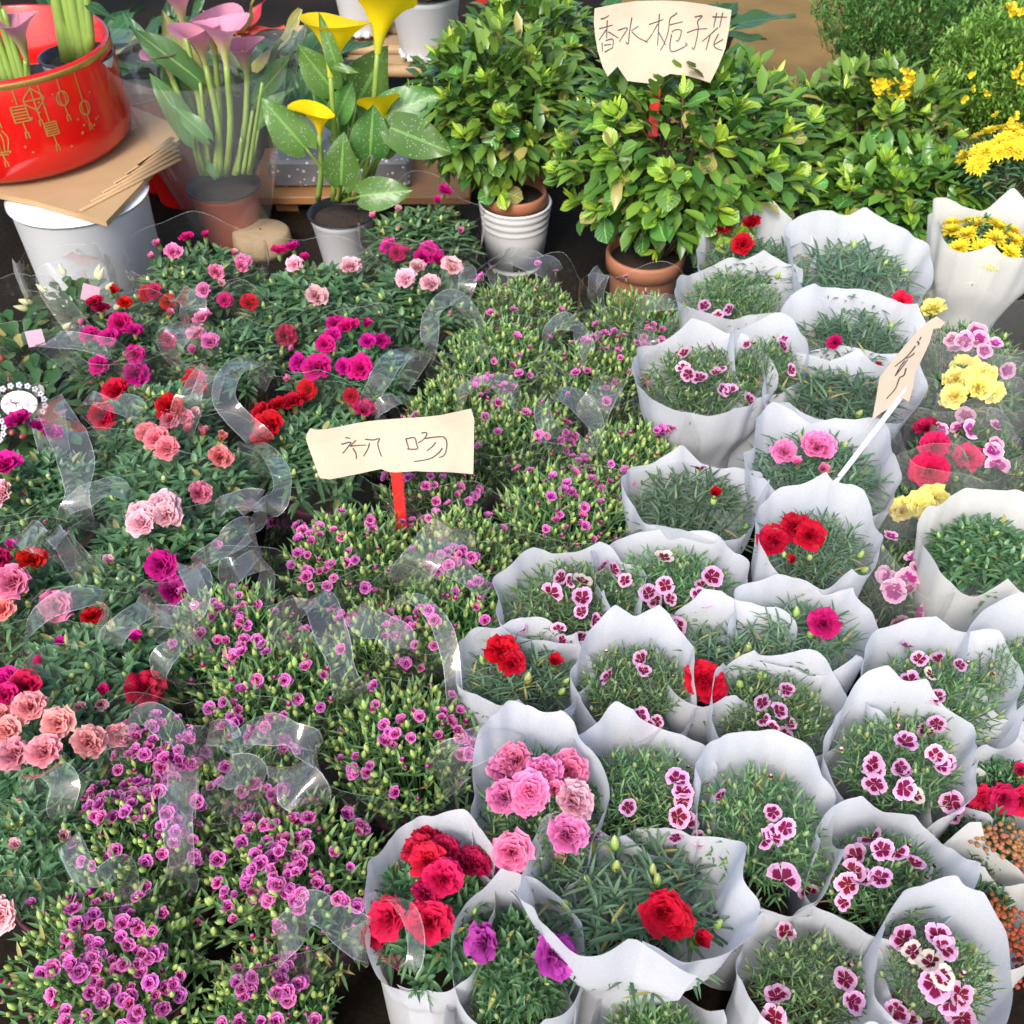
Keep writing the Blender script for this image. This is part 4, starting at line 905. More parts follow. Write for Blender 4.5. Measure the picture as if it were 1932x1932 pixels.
# ================================================================== SIGNS
def card_from_pixels(name, outline, strokes, conv, p0, nrm, root, mat, ink_w, bend=.004):
    """paper card whose outline and pencil strokes lie in the plane through p0 with normal nrm"""
    n = Vector(nrm).normalized(); pts = [on_plane(*conv(x, y), p0, n) - root.location for x, y in outline]
    bm = bmesh.new(); vs = [bm.verts.new(p) for p in pts]; f = bm.faces.new(vs)
    bmesh.ops.triangulate(bm, faces=[f]); 
    bmesh.ops.subdivide_edges(bm, edges=bm.edges[:], cuts=3, use_grid_fill=True)
    wob = lambda p: n * (bend * (math.sin(p.x * 38) + .6 * math.sin(p.z * 50 + 1)))
    for v in bm.verts: v.co += wob(v.co)
    r = bmesh.ops.extrude_face_region(bm, geom=bm.faces[:])
    for v in [e for e in r['geom'] if isinstance(e, bmesh.types.BMVert)]: v.co -= n * .0012 * (1 if (CAM - p0).dot(n) > 0 else -1)
    bmesh.ops.recalc_face_normals(bm, faces=bm.faces[:])
    me = bpy.data.meshes.new(name); bm.to_mesh(me); bm.free(); me.materials.append(mat)
    o = link('card', me, root); sgn = 1 if (CAM - p0).dot(n) > 0 else -1
    for st in strokes:
        mb = MB(); q = [on_plane(*conv(x, y), p0, n) - root.location for x, y in st]
        C = smooth_path(q, max(6, 5 * len(q))) if len(q) > 2 else np.array([list(q[0].lerp(q[1], t)) for t in np.linspace(0, 1, 6)])
        C = np.array([list(Vector(c) + wob(Vector(c)) + n * sgn * .0009) for c in C])
        T = unit(np.gradient(C, axis=0)); s2 = unit(np.cross(T, np.tile(list(n), (len(C), 1)))); w = np.linspace(1, .7, len(C))[:, None] * ink_w * .5
        mb.grid(np.stack([C - s2 * w, C + s2 * w], 1)); mb.obj('pencil_stroke', [M['ink']], o)
    return o
# two-character sign on red stick
conv2 = lambda x, y: ((1000 + x * .33644) / 1.7888, (1350 + y * .33644) / 1.7888)
foot = at_z(*conv2(1035, 1050), .262)
root = empty('price_sign', Vector((foot.x, foot.y, .17)), 'cream paper sign with two pencilled characters on a flat red stick', 'sign', 'handwritten signs')
nS = Vector((.06, -.93, .36)).normalized(); p0 = on_plane(*conv2(1000, 720), foot, nS)
out2 = [(140, 280), (210, 297), (320, 290), (700, 228), (1100, 180), (1450, 150), (1755, 95), (1785, 200), (1782, 480), (1775, 748), (1500, 712), (1200, 700), (1000, 722), (930, 722), (850, 695), (640, 740), (340, 785), (240, 768), (215, 700), (160, 560), (125, 470), (97, 390), (105, 340)]
str2 = [[(490, 382), (540, 392)], [(450, 447), (545, 432), (500, 495), (465, 535)], [(595, 412), (540, 470)], [(540, 470), (620, 464), (700, 462)], [(565, 490), (595, 540), (602, 595)], [(685, 405), (770, 412), (832, 398), (815, 450), (840, 540), (857, 572)], [(732, 443), (715, 500), (672, 572)],
 [(1098, 388), (1115, 440), (1130, 488)], [(1098, 388), (1185, 375), (1205, 430), (1218, 468)], [(1112, 487), (1205, 485), (1222, 465)], [(1255, 327), (1300, 322), (1308, 345), (1275, 390), (1222, 425)], [(1290, 380), (1400, 368), (1480, 372), (1508, 420), (1505, 490), (1480, 550), (1432, 566)], [(1398, 420), (1370, 455), (1310, 502)], [(1465, 478), (1420, 530), (1330, 580), (1180, 605)]]
card_from_pixels('card', out2, str2, conv2, p0, nS, root, M['signcard'], .0021)
def flat_stick(root, a, b, w, th, mat):
    a = Vector(a) - root.location; b = Vector(b) - root.location; d = (b - a); L = d.length; d.normalize()
    s_ = d.cross(Vector((0, -1, .2))).normalized(); n_ = s_.cross(d)
    R = np.array([list(s_), list(n_), list(d)]).T; mb = MB(); mb.box(list((a + b) / 2), (w / 2, th / 2, L / 2), 0, R)
    o = mb.obj('stick', [mat], root, smooth=False); o.modifiers.new('bevel', 'BEVEL').width = th * .3
a = on_plane(*conv2(1035, 1050), foot, nS); b = on_plane(*conv2(985, 560), foot, nS); back = nS * -.005
flat_stick(root, a + (a - b) * .55 + back, b + back, .018, .003, M['redplastic'])

# gardenia sign
conv1 = lambda x, y: ((1950 + x * .31056) / 1.7888, (y * .31056) / 1.7888)
nS = Vector((0, -.95, .30)).normalized(); p1 = at_y(*conv1(860, 860), 2.02)
root = empty('price_sign', p1 - Vector((0, 0, .12)), 'large cream paper sign with five pencilled characters above the bright gardenia', 'sign', 'handwritten signs')
out1 = [(180, 92), (400, 45), (640, 10), (900, 4), (1140, 14), (1400, 50), (1675, 110), (1650, 320), (1610, 520), (1530, 720), (1440, 900), (1320, 860), (1190, 822), (1000, 800), (900, 850), (850, 885), (800, 910), (660, 895), (540, 880), (430, 720), (325, 830), (270, 730), (215, 550), (190, 400), (175, 250)]
str1 = [[(248, 205), (290, 195), (340, 167)], [(320, 220), (312, 415)], [(232, 312), (380, 272)], [(310, 320), (228, 438)], [(330, 345), (445, 415)], [(262, 462), (268, 560)], [(300, 440), (380, 428), (378, 520)], [(285, 490), (360, 482)], [(290, 565), (335, 540), (380, 520)],
 [(590, 190), (565, 350), (550, 475), (520, 455)], [(435, 330), (540, 305), (500, 380), (450, 455)], [(660, 287), (585, 335)], [(590, 345), (660, 410), (765, 460)],
 [(775, 268), (930, 212)], [(887, 150), (868, 500)], [(870, 260), (800, 390), (735, 460)], [(880, 350), (955, 490)], [(1072, 135), (1060, 155), (1000, 205), (985, 330), (940, 470), (895, 548)], [(1000, 270), (1140, 235)], [(1020, 350), (1060, 325), (1120, 330), (1110, 400), (1085, 445), (1060, 440)], [(1020, 370), (1000, 480), (1010, 555), (1080, 545), (1180, 490), (1165, 465)],
 [(1265, 185), (1350, 172), (1300, 235), (1310, 300), (1290, 430), (1258, 535), (1235, 510)], [(1185, 355), (1290, 320), (1410, 312)],
 [(1465, 183), (1625, 187)], [(1512, 140), (1480, 300)], [(1580, 135), (1545, 300)], [(1528, 300), (1440, 380), (1352, 450)], [(1440, 385), (1392, 548)], [(1585, 428), (1480, 490)], [(1535, 370), (1485, 470), (1500, 520), (1575, 548)]]
card_from_pixels('card', out1, str1, conv1, p1, nS, root, M['signcard'], .0024)
a = on_plane(*conv1(830, 1270), p1, nS); b = on_plane(*conv1(870, 700), p1, nS); back = nS * -.006
flat_stick(root, a + (a - b) * .4 + back, b + back, .020, .003, M['redplastic'])
# leaning sign between the wraps
conv3 = lambda x, y: ((2750 + x * .36232) / 1.7888, (1000 + y * .36232) / 1.7888)
foot = at_z(*conv3(200, 1720), .31); top = at_y(*conv3(860, 860), foot.y + .07)
root = empty('price_sign', foot - Vector((0, 0, .1)), 'narrow sun-faded sign leaning on a thin white stick among the white wraps', 'sign', 'handwritten signs')
ax_ = (top - foot).normalized(); view = (CAM - top).normalized(); sd_ = ax_.cross(view).normalized()
nS = (view * .70 - sd_ * .70); nS = (nS - ax_ * nS.dot(ax_)).normalized()
out3 = [(1130, 180), (1205, 235), (1160, 290), (1095, 300), (1060, 430), (1000, 560), (930, 700), (905, 850), (870, 975), (790, 940), (700, 1040), (620, 1080), (520, 1170), (455, 1285), (540, 1150), (585, 870), (600, 760), (700, 620), (850, 440), (960, 320), (1050, 230)]
str3 = [[(990, 378), (975, 410)], [(955, 420), (970, 440), (962, 458)], [(940, 462), (860, 560), (745, 655)], [(930, 530), (890, 560), (850, 580)], [(840, 600), (800, 650), (760, 720), (755, 735), (830, 640), (865, 590)], [(850, 670), (830, 735), (790, 760), (750, 860), (670, 955)]]
pc = on_plane(*conv3(760, 760), foot + view * .006, nS)
card_from_pixels('card', out3, str3, conv3, pc, nS, root, M['signcard'], .0026, .002)
mb = MB(); f0 = foot - root.location; t0 = top - root.location
mb.tube([f0 - (t0 - f0) * .3, f0, t0], .0042, 8); mb.obj('stick', [M['whiteplastic']], root)

# ================================================================== GARDENIAS
def gard_leaf(kind, var):
    key = ('gleaf', kind, var)
    if key in MESH: return MESH[key]
    rg = np.random.default_rng(40 + var); nt_, ns_ = 6, 2
    t = np.linspace(0, 1, nt_ + 1); sv = np.linspace(-1, 1, ns_ * 2 + 1)
    bel = .62 if kind != 'new' else .5; wd = (.29 if kind != 'new' else .10) * rg.uniform(.9, 1.12)
    w = np.sin(np.pi * np.clip(t, 0, 1) ** (np.log(.5) / np.log(bel))) ** .8 * wd; w[0] = .012; w[-1] = .006
    T, S_ = np.meshgrid(t, sv, indexing='ij'); dr = rg.uniform(.02, .30) * (1 if kind != 'new' else .3)
    X = T - dr * .3 * T ** 3; Z = -dr * T ** 2 + .10 * np.abs(S_) * w[:, None] / wd * wd * 2 + .012 * np.sin(T * 14 + S_ * 2); Y = S_ * w[:, None]
    mb = MB(); mb.grid(np.stack([X, Y, Z], -1), np.stack([S_ * .5 + .5, T], -1))
    me = mb.mesh('leaf', [M['gard_' + kind]]); MESH[key] = me; return me
def frame_quat(x, up):
    x = Vector(x).normalized(); z = Vector(up); z = (z - x * z.dot(x)).normalized(); y = z.cross(x)
    return Matrix((x, y, z)).transposed().to_quaternion()
def gardenia(c, ax, nsh, label, seed, pot_at, potkind, leafL=.066, lean=None):
    rg = np.random.default_rng(seed); c = Vector(c); root = empty('gardenia_bush', Vector((pot_at[0], pot_at[1], 0)), label, 'gardenia', 'potted gardenia bushes')
    b = root.location
    mbk = MB(); hub = Vector((0, 0, .15)); n_leaf = 0
    i_ = np.arange(nsh) + .5; cz = 1 - 1.8 * i_ / nsh; ph = i_ * 2.39996
    for k in range(nsh):
        z = float(np.clip(cz[k] + rg.normal(0, .05), -.85, 1)); q = math.sqrt(max(0, 1 - z * z)); a = ph[k] + rg.normal(0, .15); rr = rg.uniform(.78, 1.06)
        d = Vector((q * math.cos(a), q * math.sin(a), z)); tip = c + Vector((d.x * ax[0], d.y * ax[1], d.z * ax[2])) * rr
        axis = (d * .8 + Vector((0, 0, .8 if z > -.2 else .7))).normalized(); e1 = axis.cross(Vector((.2, .5, .3))).normalized(); e2 = axis.cross(e1)
        mbk.tube([hub, (c - b) * .5 + (tip - b) * .5 - Vector((0, 0, .03)), tip - b], [.004, .003, .002], 5)
        nl = (7 if nsh < 42 else 5) if n_leaf < 293 else 0; spin = rg.uniform(0, 6)
        for j in range(nl):
            aj = spin + j * 2.4; el = math.radians(np.clip(62 - j * 12 + rg.normal(0, 10), -25, 70))
            out = e1 * math.cos(aj) + e2 * math.sin(aj); dr = (out * math.cos(el) + axis * math.sin(el)).normalized()
            kind = 'mid' if (j < 3 and rg.random() < .85) or rg.random() < .28 else 'old'
            L = leafL * (.62 + .075 * j) * rg.uniform(.85, 1.2)
            pos = tip - axis * (.007 * j) - b; up = axis * math.cos(el) - out * math.sin(el)
            link('leaf', gard_leaf(kind, int(rg.integers(4))), root, pos, frame_quat(dr, up), (L, L * rg.uniform(.9, 1.35), L)); n_leaf += 1
        for j in range(6):
            aj = spin + .6 + j * 2.1; el = math.radians(np.clip(74 - 6 * j + rg.normal(0, 8), 30, 88)); out = e1 * math.cos(aj) + e2 * math.sin(aj)
            dr = out * math.cos(el) + axis * math.sin(el); L = leafL * rg.uniform(.42, .75)
            link('young_leaf', gard_leaf('new', int(rg.integers(4))), root, tip - b + axis * .002, frame_quat(dr, axis * math.cos(el) - out * math.sin(el)), L)
    mbk.obj('branches', [M['woody']], root, kind='stuff')
    m2 = MB(); n = nsh * 26; v = rg.normal(size=(n, 3)); v = unit(v); v[:, 2] = v[:, 2] * .9 + .1; rad = rg.uniform(.55, .97, n)
    P = np.array(list(c - b)) + v * np.array(ax) * rad[:, None]; D = unit(v + rg.normal(0, .6, (n, 3)) + [0, 0, .2])
    blades(m2, P, D, rg.uniform(.040, .062, n), rg.uniform(.020, .028, n), rg.uniform(.1, .5, n), 3, .15, belly=.55)
    m2.obj('inner_foliage', [M['gard_in']], root, kind='stuff')
    return root
def terracotta(root, r, h, z=0.0, mat=None):
    mb = MB(); mb.lathe([(.003, 0), (r * .72, 0), (r * .76, .006), (r * .94, h * .80), (r * .96, h * .82), (r * 1.04, h * .83), (r * 1.06, h * .97), (r * 1.03, h), (r * .96, h), (r * .93, h * .9), (r * .5, h * .88), (.003, h * .89)], 44, 0, (0, 0, z))
    mb.obj('pot', [mat or M['terra']], root)
    m2 = MB(); m2.lathe([(r * .93, h * .905), (r * .5, h * .93), (.002, h * .94)], 24, 0, (0, 0, z)); m2.obj('soil', [M['soil']], root)
pp = at_y(1218, 478, 2.0)
G1 = gardenia(at_y(1290, 298, 2.07), (.26, .23, .20), 60, 'big bright gardenia bush in a terracotta pot under the large cream sign', 1, (pp.x, pp.y), 'terra')
terracotta(G1, .082, .21)
pp = at_y(972, 385, 2.30)
G2 = gardenia(at_y(935, 215, 2.34), (.19, .17, .19), 36, 'darker gardenia bush in a terracotta pot inside the white ribbed planter', 2, (pp.x, pp.y), 'terra', .058)
terracotta(G2, .072, .17, .03)
ro = empty('ribbed_planter', (pp.x, pp.y, 0), 'white ceramic planter with horizontal ribs round the darker gardenia', 'planter')
prof = [(.003, 0), (.062, 0), (.066, .004)]
for k in range(60):
    z = .006 + .164 * k / 59; prof.append((.066 + .022 * (z / .17) + .0011 * math.sin(z / .17 * 2 * math.pi * 9), z))
prof += [(.089, .172), (.086, .176), (.082, .172), (.080, .10), (.07, .02), (.003, .018)]
mb = MB(); mb.lathe(prof, 48); mb.obj('body', [M['ceramic']], ro)
pp = at_y(1010, 140, 2.75); gardenia(at_y(1000, 90, 2.75), (.17, .15, .14), 18, 'small dark gardenia behind the ribbed planter below the red bromeliad', 3, (pp.x, pp.y), 'b', .055); 
terracotta(bpy.data.objects['gardenia_bush.002'], .075, .18)
pp = at_y(1640, 300, 2.38); G4 = gardenia(at_y(1635, 255, 2.42), (.215, .17, .15), 34, 'low yellow-green gardenia in front of the dark broom bush', 4, (pp.x, pp.y), 'b', .06); terracotta(G4, .08, .16)
pp = at_y(1690, 420, 2.16); G5 = gardenia(at_y(1690, 385, 2.18), (.20, .13, .12), 32, 'low dark-leaved gardenia behind the tall wide white wrap', 5, (pp.x, pp.y), 'b', .06); terracotta(G5, .08, .16)

M['plain_calla'] = leaf_mat('calla_leaf_plain', g(.07, .17, .05), g(.15, .27, .09), rough=.35, veins=True, vs=.06)
# ================================================================== CALLA LILIES
def calla_flower(kind, var):
    key = ('calla', kind, var)
    if key in MESH: return MESH[key]
    rg = np.random.default_rng(60 + var); mb = MB(); na, nt_ = 26, 12
    a = np.linspace(-math.pi * 1.08, math.pi * 1.08, na); t = np.linspace(0, 1, nt_); A, T = np.meshgrid(a, t)
    tip = np.exp(-(A / .5) ** 2); back = .5 + .5 * np.cos(A)
    r = .07 + .13 * T + .74 * T ** 2.6 * (.55 + .45 * back) + .30 * tip * T ** 4
    z = T * (1.12 + .22 * back) - .20 * T ** 4 * (1 - back) - .12 * tip * T ** 6
    r = r * (1 + .04 * A / math.pi) * (1 if kind == 'yellow' else .80)
    mb.grid(np.stack([r * np.sin(A), -r * np.cos(A) * 1.0, z], -1), np.stack([A / 6.28 * 0 + .5, T], -1))
    mb.tube([(0, 0, .25), (0, 0, .5), (.01, 0, .82)], [.035, .05, .03], 7, 1)
    me = mb.mesh('calla_flower', [M['calla_' + kind], PET['yellow']]); MESH[key] = me; return me
def wide_leaf(var, mat, wd=.30, arrow=True):
    key = ('wleaf', var, mat, wd)
    if key in MESH: return MESH[key]
    rg = np.random.default_rng(70 + var); nt_, ns_ = 12, 8; t = np.linspace(0, 1, nt_ + 1); sv = np.linspace(-1, 1, ns_ + 1)
    w = wd * np.sin(np.pi * np.clip(t * .97 + .03, 0, 1) ** .62) ** .9; w[0] = wd * .35; w[-1] = .004
    T, S_ = np.meshgrid(t, sv, indexing='ij'); dr = rg.uniform(.15, .6)
    lobe = -.14 * np.exp(-(T / .14) ** 2) * (np.abs(S_) ** 1.2) if arrow else 0
    X = T + lobe - dr * .25 * T ** 2; Z = -dr * T ** 2 * .6 + .16 * np.abs(S_) ** 1.3 * w[:, None] + .045 * np.sin(T * 8 + rg.uniform(0, 6) + S_) * np.abs(S_) ** 2 + .03 * np.sin(T * 5 + 2)
    mb = MB(); mb.grid(np.stack([X, S_ * w[:, None], Z], -1), np.stack([S_ * .5 + .5, T], -1)); me = mb.mesh('leaf', [mat]); MESH[key] = me; return me
def stalk(root, a, b, r0, r1, bow=(0, 0, 0), mat=None, name='stem'):
    a = Vector(a) - root.location; b = Vector(b) - root.location; mid = (a + b) / 2 + Vector(bow); mb = MB()
    P = smooth_path([a, mid, b], 8); mb.tube([Vector(p) for p in P], list(np.linspace(r0, r1, 8)), 8); return mb.obj(name, [mat or M['calla_stem']], root)
def big_leaf(root, base, tip, var, mat, wd=.30, up=(0, -.4, .9), name='leaf'):
    base = Vector(base) - root.location; tip = Vector(tip) - root.location; L = (tip - base).length
    return link(name, wide_leaf(var, mat, wd), root, base, frame_quat(tip - base, up), L)
def nursery_pot(root, r, h, mat, rim=None, z=0.0, name='pot'):
    mb = MB(); mb.lathe([(.003, 0), (r * .70, 0), (r * .72, .003), (r * .93, h * .86), (r * .95, h * .87), (r * .99, h * .985)], 40, 0, (0, 0, z))
    mb.lathe([(r * .99, h * .985), (r * 1.03, h * .985), (r * 1.03, h), (r * .95, h), (r * .92, h * .85), (r * .5, h * .80), (.003, h * .80)], 40, 1, (0, 0, z))
    mb.obj(name, [mat, rim or M['pot_black']], root)
    m2 = MB(); m2.lathe([(r * .92, h * .86), (r * .5, h * .885), (.002, h * .89)], 24, 0, (0, 0, z)); m2.obj('soil', [M['soil']], root)
def T0(x, y, Y): return at_y(*K(0, 0, x, y), Y)
def T1(x, y, Y): return at_y(*K(1, 0, x, y), Y)
def flower_on(root, p, kind, s, face, var=0):
    p = Vector(p) - root.location; up = Vector((0, 0, 1)); q = frame_quat(Vector((1, 0, 0)) if face is None else face, Vector((0, .45, 1)) if kind == 'yellow' else Vector((0, -.12, 1)))
    return link('flower', calla_flower(kind, var), root, p, q, s)
# pink callas in brick red pot, wrapped in cellophane
YB = 2.43; pc = T0(1620, 1345, YB)
rp = empty('calla_lily', (pc.x, YB, 0), 'pink calla lilies in a brick red pot wrapped in tall cellophane', 'calla lily', 'potted calla lilies')
nursery_pot(rp, .090, .150, M['pot_red'])
base = lambda x: T0(x, 1250, YB)
for (bx, fx, fy, yy, s_, v, fc) in ((1640, 1640, 470, 2.40, .100, 0, (.85, .5, 0)), (1600, 1490, 470, 2.44, .09, 1, (1, -.1, 0)), (1560, 1560, 400, 2.50, .09, 2, (.3, 1, 0)), (1700, 1790, 560, 2.52, .09, 3, (1, .2, 0)), (1500, 1330, 200, 2.5, .09, 4, (.9, .4, 0)), (1460, 1250, 580, 2.5, .07, 5, (1, -.5, 0))):
    a_ = T0(bx, 1270, YB); b_ = T0(fx, fy, yy); stalk(rp, a_, b_, .0085, .007, (.01, 0, 0)); flower_on(rp, b_ - Vector((0, 0, .006)), 'pink', s_, fc, v)
for k, (bx, tx, ty) in enumerate(((1480, 1400, 950), (1520, 1450, 600), (1760, 1830, 800), (1800, 1900, 600), (1720, 1750, 1000), (1810, 1880, 900), (1450, 1390, 1000))):
    stalk(rp, T0(bx, 1260, YB), T0(tx, ty, YB + .03 * (k % 3 - 1)), .006, .004)
for k, (bx, by_, tx, ty, yy) in enumerate(((1450, 600, 930, 110, 2.45), (1400, 1000, 1090, 500, 2.4), (1500, 1000, 1240, 700, 2.38), (1850, 750, 2080, 300, 2.5), (1880, 900, 2050, 560, 2.45), (1560, 1280, 1480, 1130, 2.36), (1420, 700, 1160, 30, 2.55), (1350, 850, 1150, 380, 2.5))):
    big_leaf(rp, T0(bx, by_, yy), T0(tx, ty, yy), k, M['plain_calla'], .19)
mb = MB(); na = 60; a = np.linspace(0, 2 * math.pi, na, endpoint=False); t = np.linspace(0, 1, 10); A, T = np.meshgrid(a, t)
rg = np.random.default_rng(5); kk = (.095 + .115 * T) * (1 + wavy(A, rg, (3, 5, 9), (.05, .04, .02)) * (.25 + T)); kk = kk * (1 + .25 * np.abs(np.cos(A)) * T)
mb.grid(np.stack([kk * np.cos(A), kk * np.sin(A) * .75, .02 + T * (.46 + .03 * np.cos(2 * A))], -1), wrap=True)
mb.obj('cellophane', [M['film_big']], rp)
# yellow callas in white pot
YW = 2.30; pc = T1(640, 1450, YW)
ry = empty('calla_lily', (pc.x, YW, 0), 'yellow calla lilies with white-speckled leaves in a white pot', 'calla lily', 'potted calla lilies')
nursery_pot(ry, .081, .145, M['pot_white'])
for (bx, fx, fy, yy, s_, fc, v) in ((790, 910, 375, 2.28, .102, (.95, -.35, 0), 0), (590, 570, 545, 2.26, .102, (-.85, .3, 0), 1), (480, 490, 980, 2.22, .055, (.2, -1, 0), 2), (800, 945, 955, 2.24, .062, (.9, .3, 0), 3)):
    a_ = T1(bx, 1450, YW); b_ = T1(fx, fy, yy); stalk(ry, a_, b_, .0075, .0055, (.006, 0, 0)); flower_on(ry, b_ - Vector((0, 0, .005)), 'yellow', s_, fc, v)
yl = [((580, 640), (330, 330), 2.33, .33), ((760, 760), (960, 330), 2.36, .34), ((920, 860), (1390, 625), 2.27, .26), ((700, 900), (430, 640), 2.36, .34), ((380, 1060), (60, 720), 2.22, .32), ((1010, 930), (1490, 1115), 2.2, .30), ((860, 1110), (860, 780), 2.2, .38), ((650, 1330), (640, 990), 2.17, .34), ((800, 1420), (1170, 1370), 2.15, .30), ((620, 850), (700, 600), 2.3, .3), ((740, 1150), (560, 1000), 2.26, .28), ((960, 1100), (1040, 980), 2.24, .35), ((640, 540), (470, 110), 2.24, .13), ((600, 480), (780, 520), 2.22, .14)]
for k, (b_, t_, yy, wd) in enumerate(yl):
    pb, pt = T1(*b_, yy), T1(*t_, yy - .03); big_leaf(ry, pb, pt, k, M['calla_leaf'], wd, (0, -.85, .5))
    if k < 12: stalk(ry, T1(600 + 25 * (k % 6), 1460, YW), pb, .005, .0035)
# callas in the red lantern planter
YR = 2.36; pc = at_y(-14, 78, YR); zb = pc.z - .225
rr_ = empty('lantern_planter', (pc.x, YR, zb), 'large round red planter with gold rim and gold hanging lantern prints', 'planter')
mb = MB(); RR = .252
mb.lathe([(.004, 0), (RR * .84, 0), (RR * .93, .005), (RR * .985, .022), (RR, .06), (RR * .985, .216), (RR * .97, .225), (RR * .955, .222), (RR * .95, .10), (RR * .8, .02), (.004, .018)], 72)
mb.obj('body', [M['redglaze']], rr_)
mb = MB(); mb.lathe([(RR * .9872, .206), (RR * .9895, .209), (RR * .989, .216), (RR * .9862, .218)], 72); mb.obj('gold_band', [M['goldrim']], rr_)
def cyl(pa, z, lift=.0012):   # lantern print: angle (in metres along the wall) and height on the pot wall
    a_ = -math.pi / 2 + pa / RR; rad = np.interp(z, [.035, .07, .216], [RR * .985, RR, RR * .985]) + lift
    return (rad * math.cos(a_), rad * math.sin(a_), z)
def print_lines(lines, w, name='gold_print'):
    mb = MB()
    for ln in lines:
        q = smooth_path(ln, max(6, 5 * len(ln))) if len(ln) > 2 else np.array([np.array(ln[0]) + (np.array(ln[1]) - np.array(ln[0])) * t for t in np.linspace(0, 1, 6)])
        q = np.asarray(q, float)[:, :2]; d = unit(np.gradient(q, axis=0)); nn = np.stack([-d[:, 1], d[:, 0]], 1) * w / 2
        mb.grid(np.array([[cyl(*(p - e)), cyl(*(p + e))] for p, e in zip(q, nn)]))
    return mb.obj(name, [M['gold']], rr_)
def P2(L): return [(x, y, 0) for x, y in L]
def lantern(x, top, zc, w, h, style):
    L = [P2([(x, top), (x, zc + h * .55)])]
    th = np.linspace(0, 2 * math.pi, 13)
    if style == 0:
        for f in (1, .55): L.append(P2([(x + math.cos(q) * w * f * .5, zc + math.sin(q) * h * .5) for q in th]))
    elif style == 1:
        L.append(P2([(x, zc + h * .55), (x + w * .5, zc), (x, zc - h * .5)])); L.append(P2([(x, zc + h * .55), (x - w * .5, zc), (x, zc - h * .5)])); L.append(P2([(x, zc + h * .5), (x, zc - h * .5)])); L.append(P2([(x - w * .5, zc), (x + w * .5, zc)]))
    elif style == 2:
        for q in np.linspace(-.45, .45, 6): L.append(P2([(x - w * .5, zc + q * h), (x + w * .5, zc + q * h * .98)]))
        L.append(P2([(x - w * .5, zc + h * .45), (x - w * .5, zc - h * .45)])); L.append(P2([(x + w * .5, zc + h * .45), (x + w * .5, zc - h * .45)]))
    else:
        for f in (1, .5, .0): L.append(P2([(x - w * .35 * f, zc + h * .5), (x - w * .52 * f, zc + h * .1), (x - w * .3 * f, zc - h * .5)])); L.append(P2([(x + w * .35 * f, zc + h * .5), (x + w * .52 * f, zc + h * .1), (x + w * .3 * f, zc - h * .5)]))
        L.append(P2([(x - w * .3, zc - h * .5), (x + w * .3, zc - h * .5)])); L.append(P2([(x - w * .3, zc - h * .62), (x + w * .3, zc - h * .62)]))
    L.append(P2([(x, zc - h * .5), (x + .001, zc - h * .5 - .022)])); L.append(P2([(x - .002, zc - h * .5 - .02), (x - .003, zc - h * .5 - .034)])); L.append(P2([(x + .003, zc - h * .5 - .02), (x + .004, zc - h * .5 - .034)]))
    print_lines(L, .0028)
for (x, zc, w, h, st_) in ((-.05, .145, .045, .045, 1), (.005, .15, .030, .030, 0), (.06, .105, .040, .046, 3), (.072, .178, .024, .024, 0), (.12, .155, .030, .036, 2), (.155, .178, .042, .044, 1), (.172, .112, .026, .030, 2), (.215, .165, .026, .030, 0), (.26, .13, .026, .03, 0), (-.02, .075, .03, .034, 2), (-.11, .12, .03, .04, 3)):
    lantern(x, .205, zc, w, h, st_)
mb = MB(); rg = np.random.default_rng(3)
for k in range(34):
    x, z, q = rg.uniform(-.13, .3), rg.uniform(.06, .195), rg.uniform(.002, .0042)
    mb.add([cyl(x - q, z), cyl(x, z - q), cyl(x + q, z), cyl(x, z + q)], [[0, 1, 2, 3]])
mb.obj('gold_sparkle', [M['gold']], rr_, kind='stuff')
YI = 2.33
for (cx_, cy_, r_, matp, lab, yy) in ((548, 395, .080, 'pot_white', 'thick-stemmed green callas in a white pot inside the red lantern planter', 2.36), (200, 560, .075, 'pot_black', 'yellow-green calla with one pink flower in a black pot inside the lantern planter', 2.25)):
    pc = T0(cx_, cy_, yy); ro = empty('calla_lily', (pc.x, yy, pc.z - .15), lab, 'calla lily', 'potted calla lilies')
    nursery_pot(ro, r_, .15, M[matp])
    if matp == 'pot_white':
        for (bx, by_, tx, r0) in ((490, 450, 330, .017), (600, 440, 440, .017), (650, 400, 520, .015), (560, 420, 390, .014), (660, 360, 590, .013), (530, 430, 280, .012)):
            stalk(ro, T0(bx, by_, yy), T0(tx, -420, yy + .02), r0 * .85, r0 * .6)
        for k, (tx, ty, bx, by_) in enumerate(((850, 120, 640, 40), (60, -300, 300, -250), (700, -500, 560, -300))): big_leaf(ro, T0(bx, by_, yy), T0(tx, ty, yy), k, M['broad'], .22)
    else:
        for (bx, by_, tx, ty, r0) in ((190, 640, 20, 60, .010), (160, 640, -60, -100, .011), (100, 600, -80, 100, .010), (60, 620, -150, -60, .012), (215, 620, 170, 200, .006)):
            stalk(ro, T0(bx, by_, yy), T0(tx, ty, yy + .01), r0, r0 * .6)
        stalk(ro, T0(200, 620, yy), T0(185, 440, yy), .006, .005); flower_on(ro, T0(190, 430, yy), 'pink', .085, (.9, .3, 0), 2)
        big_leaf(ro, T0(120, 630, yy - .05), T0(-120, 560, yy - .08), 2, M['calla_leaf'], .2)
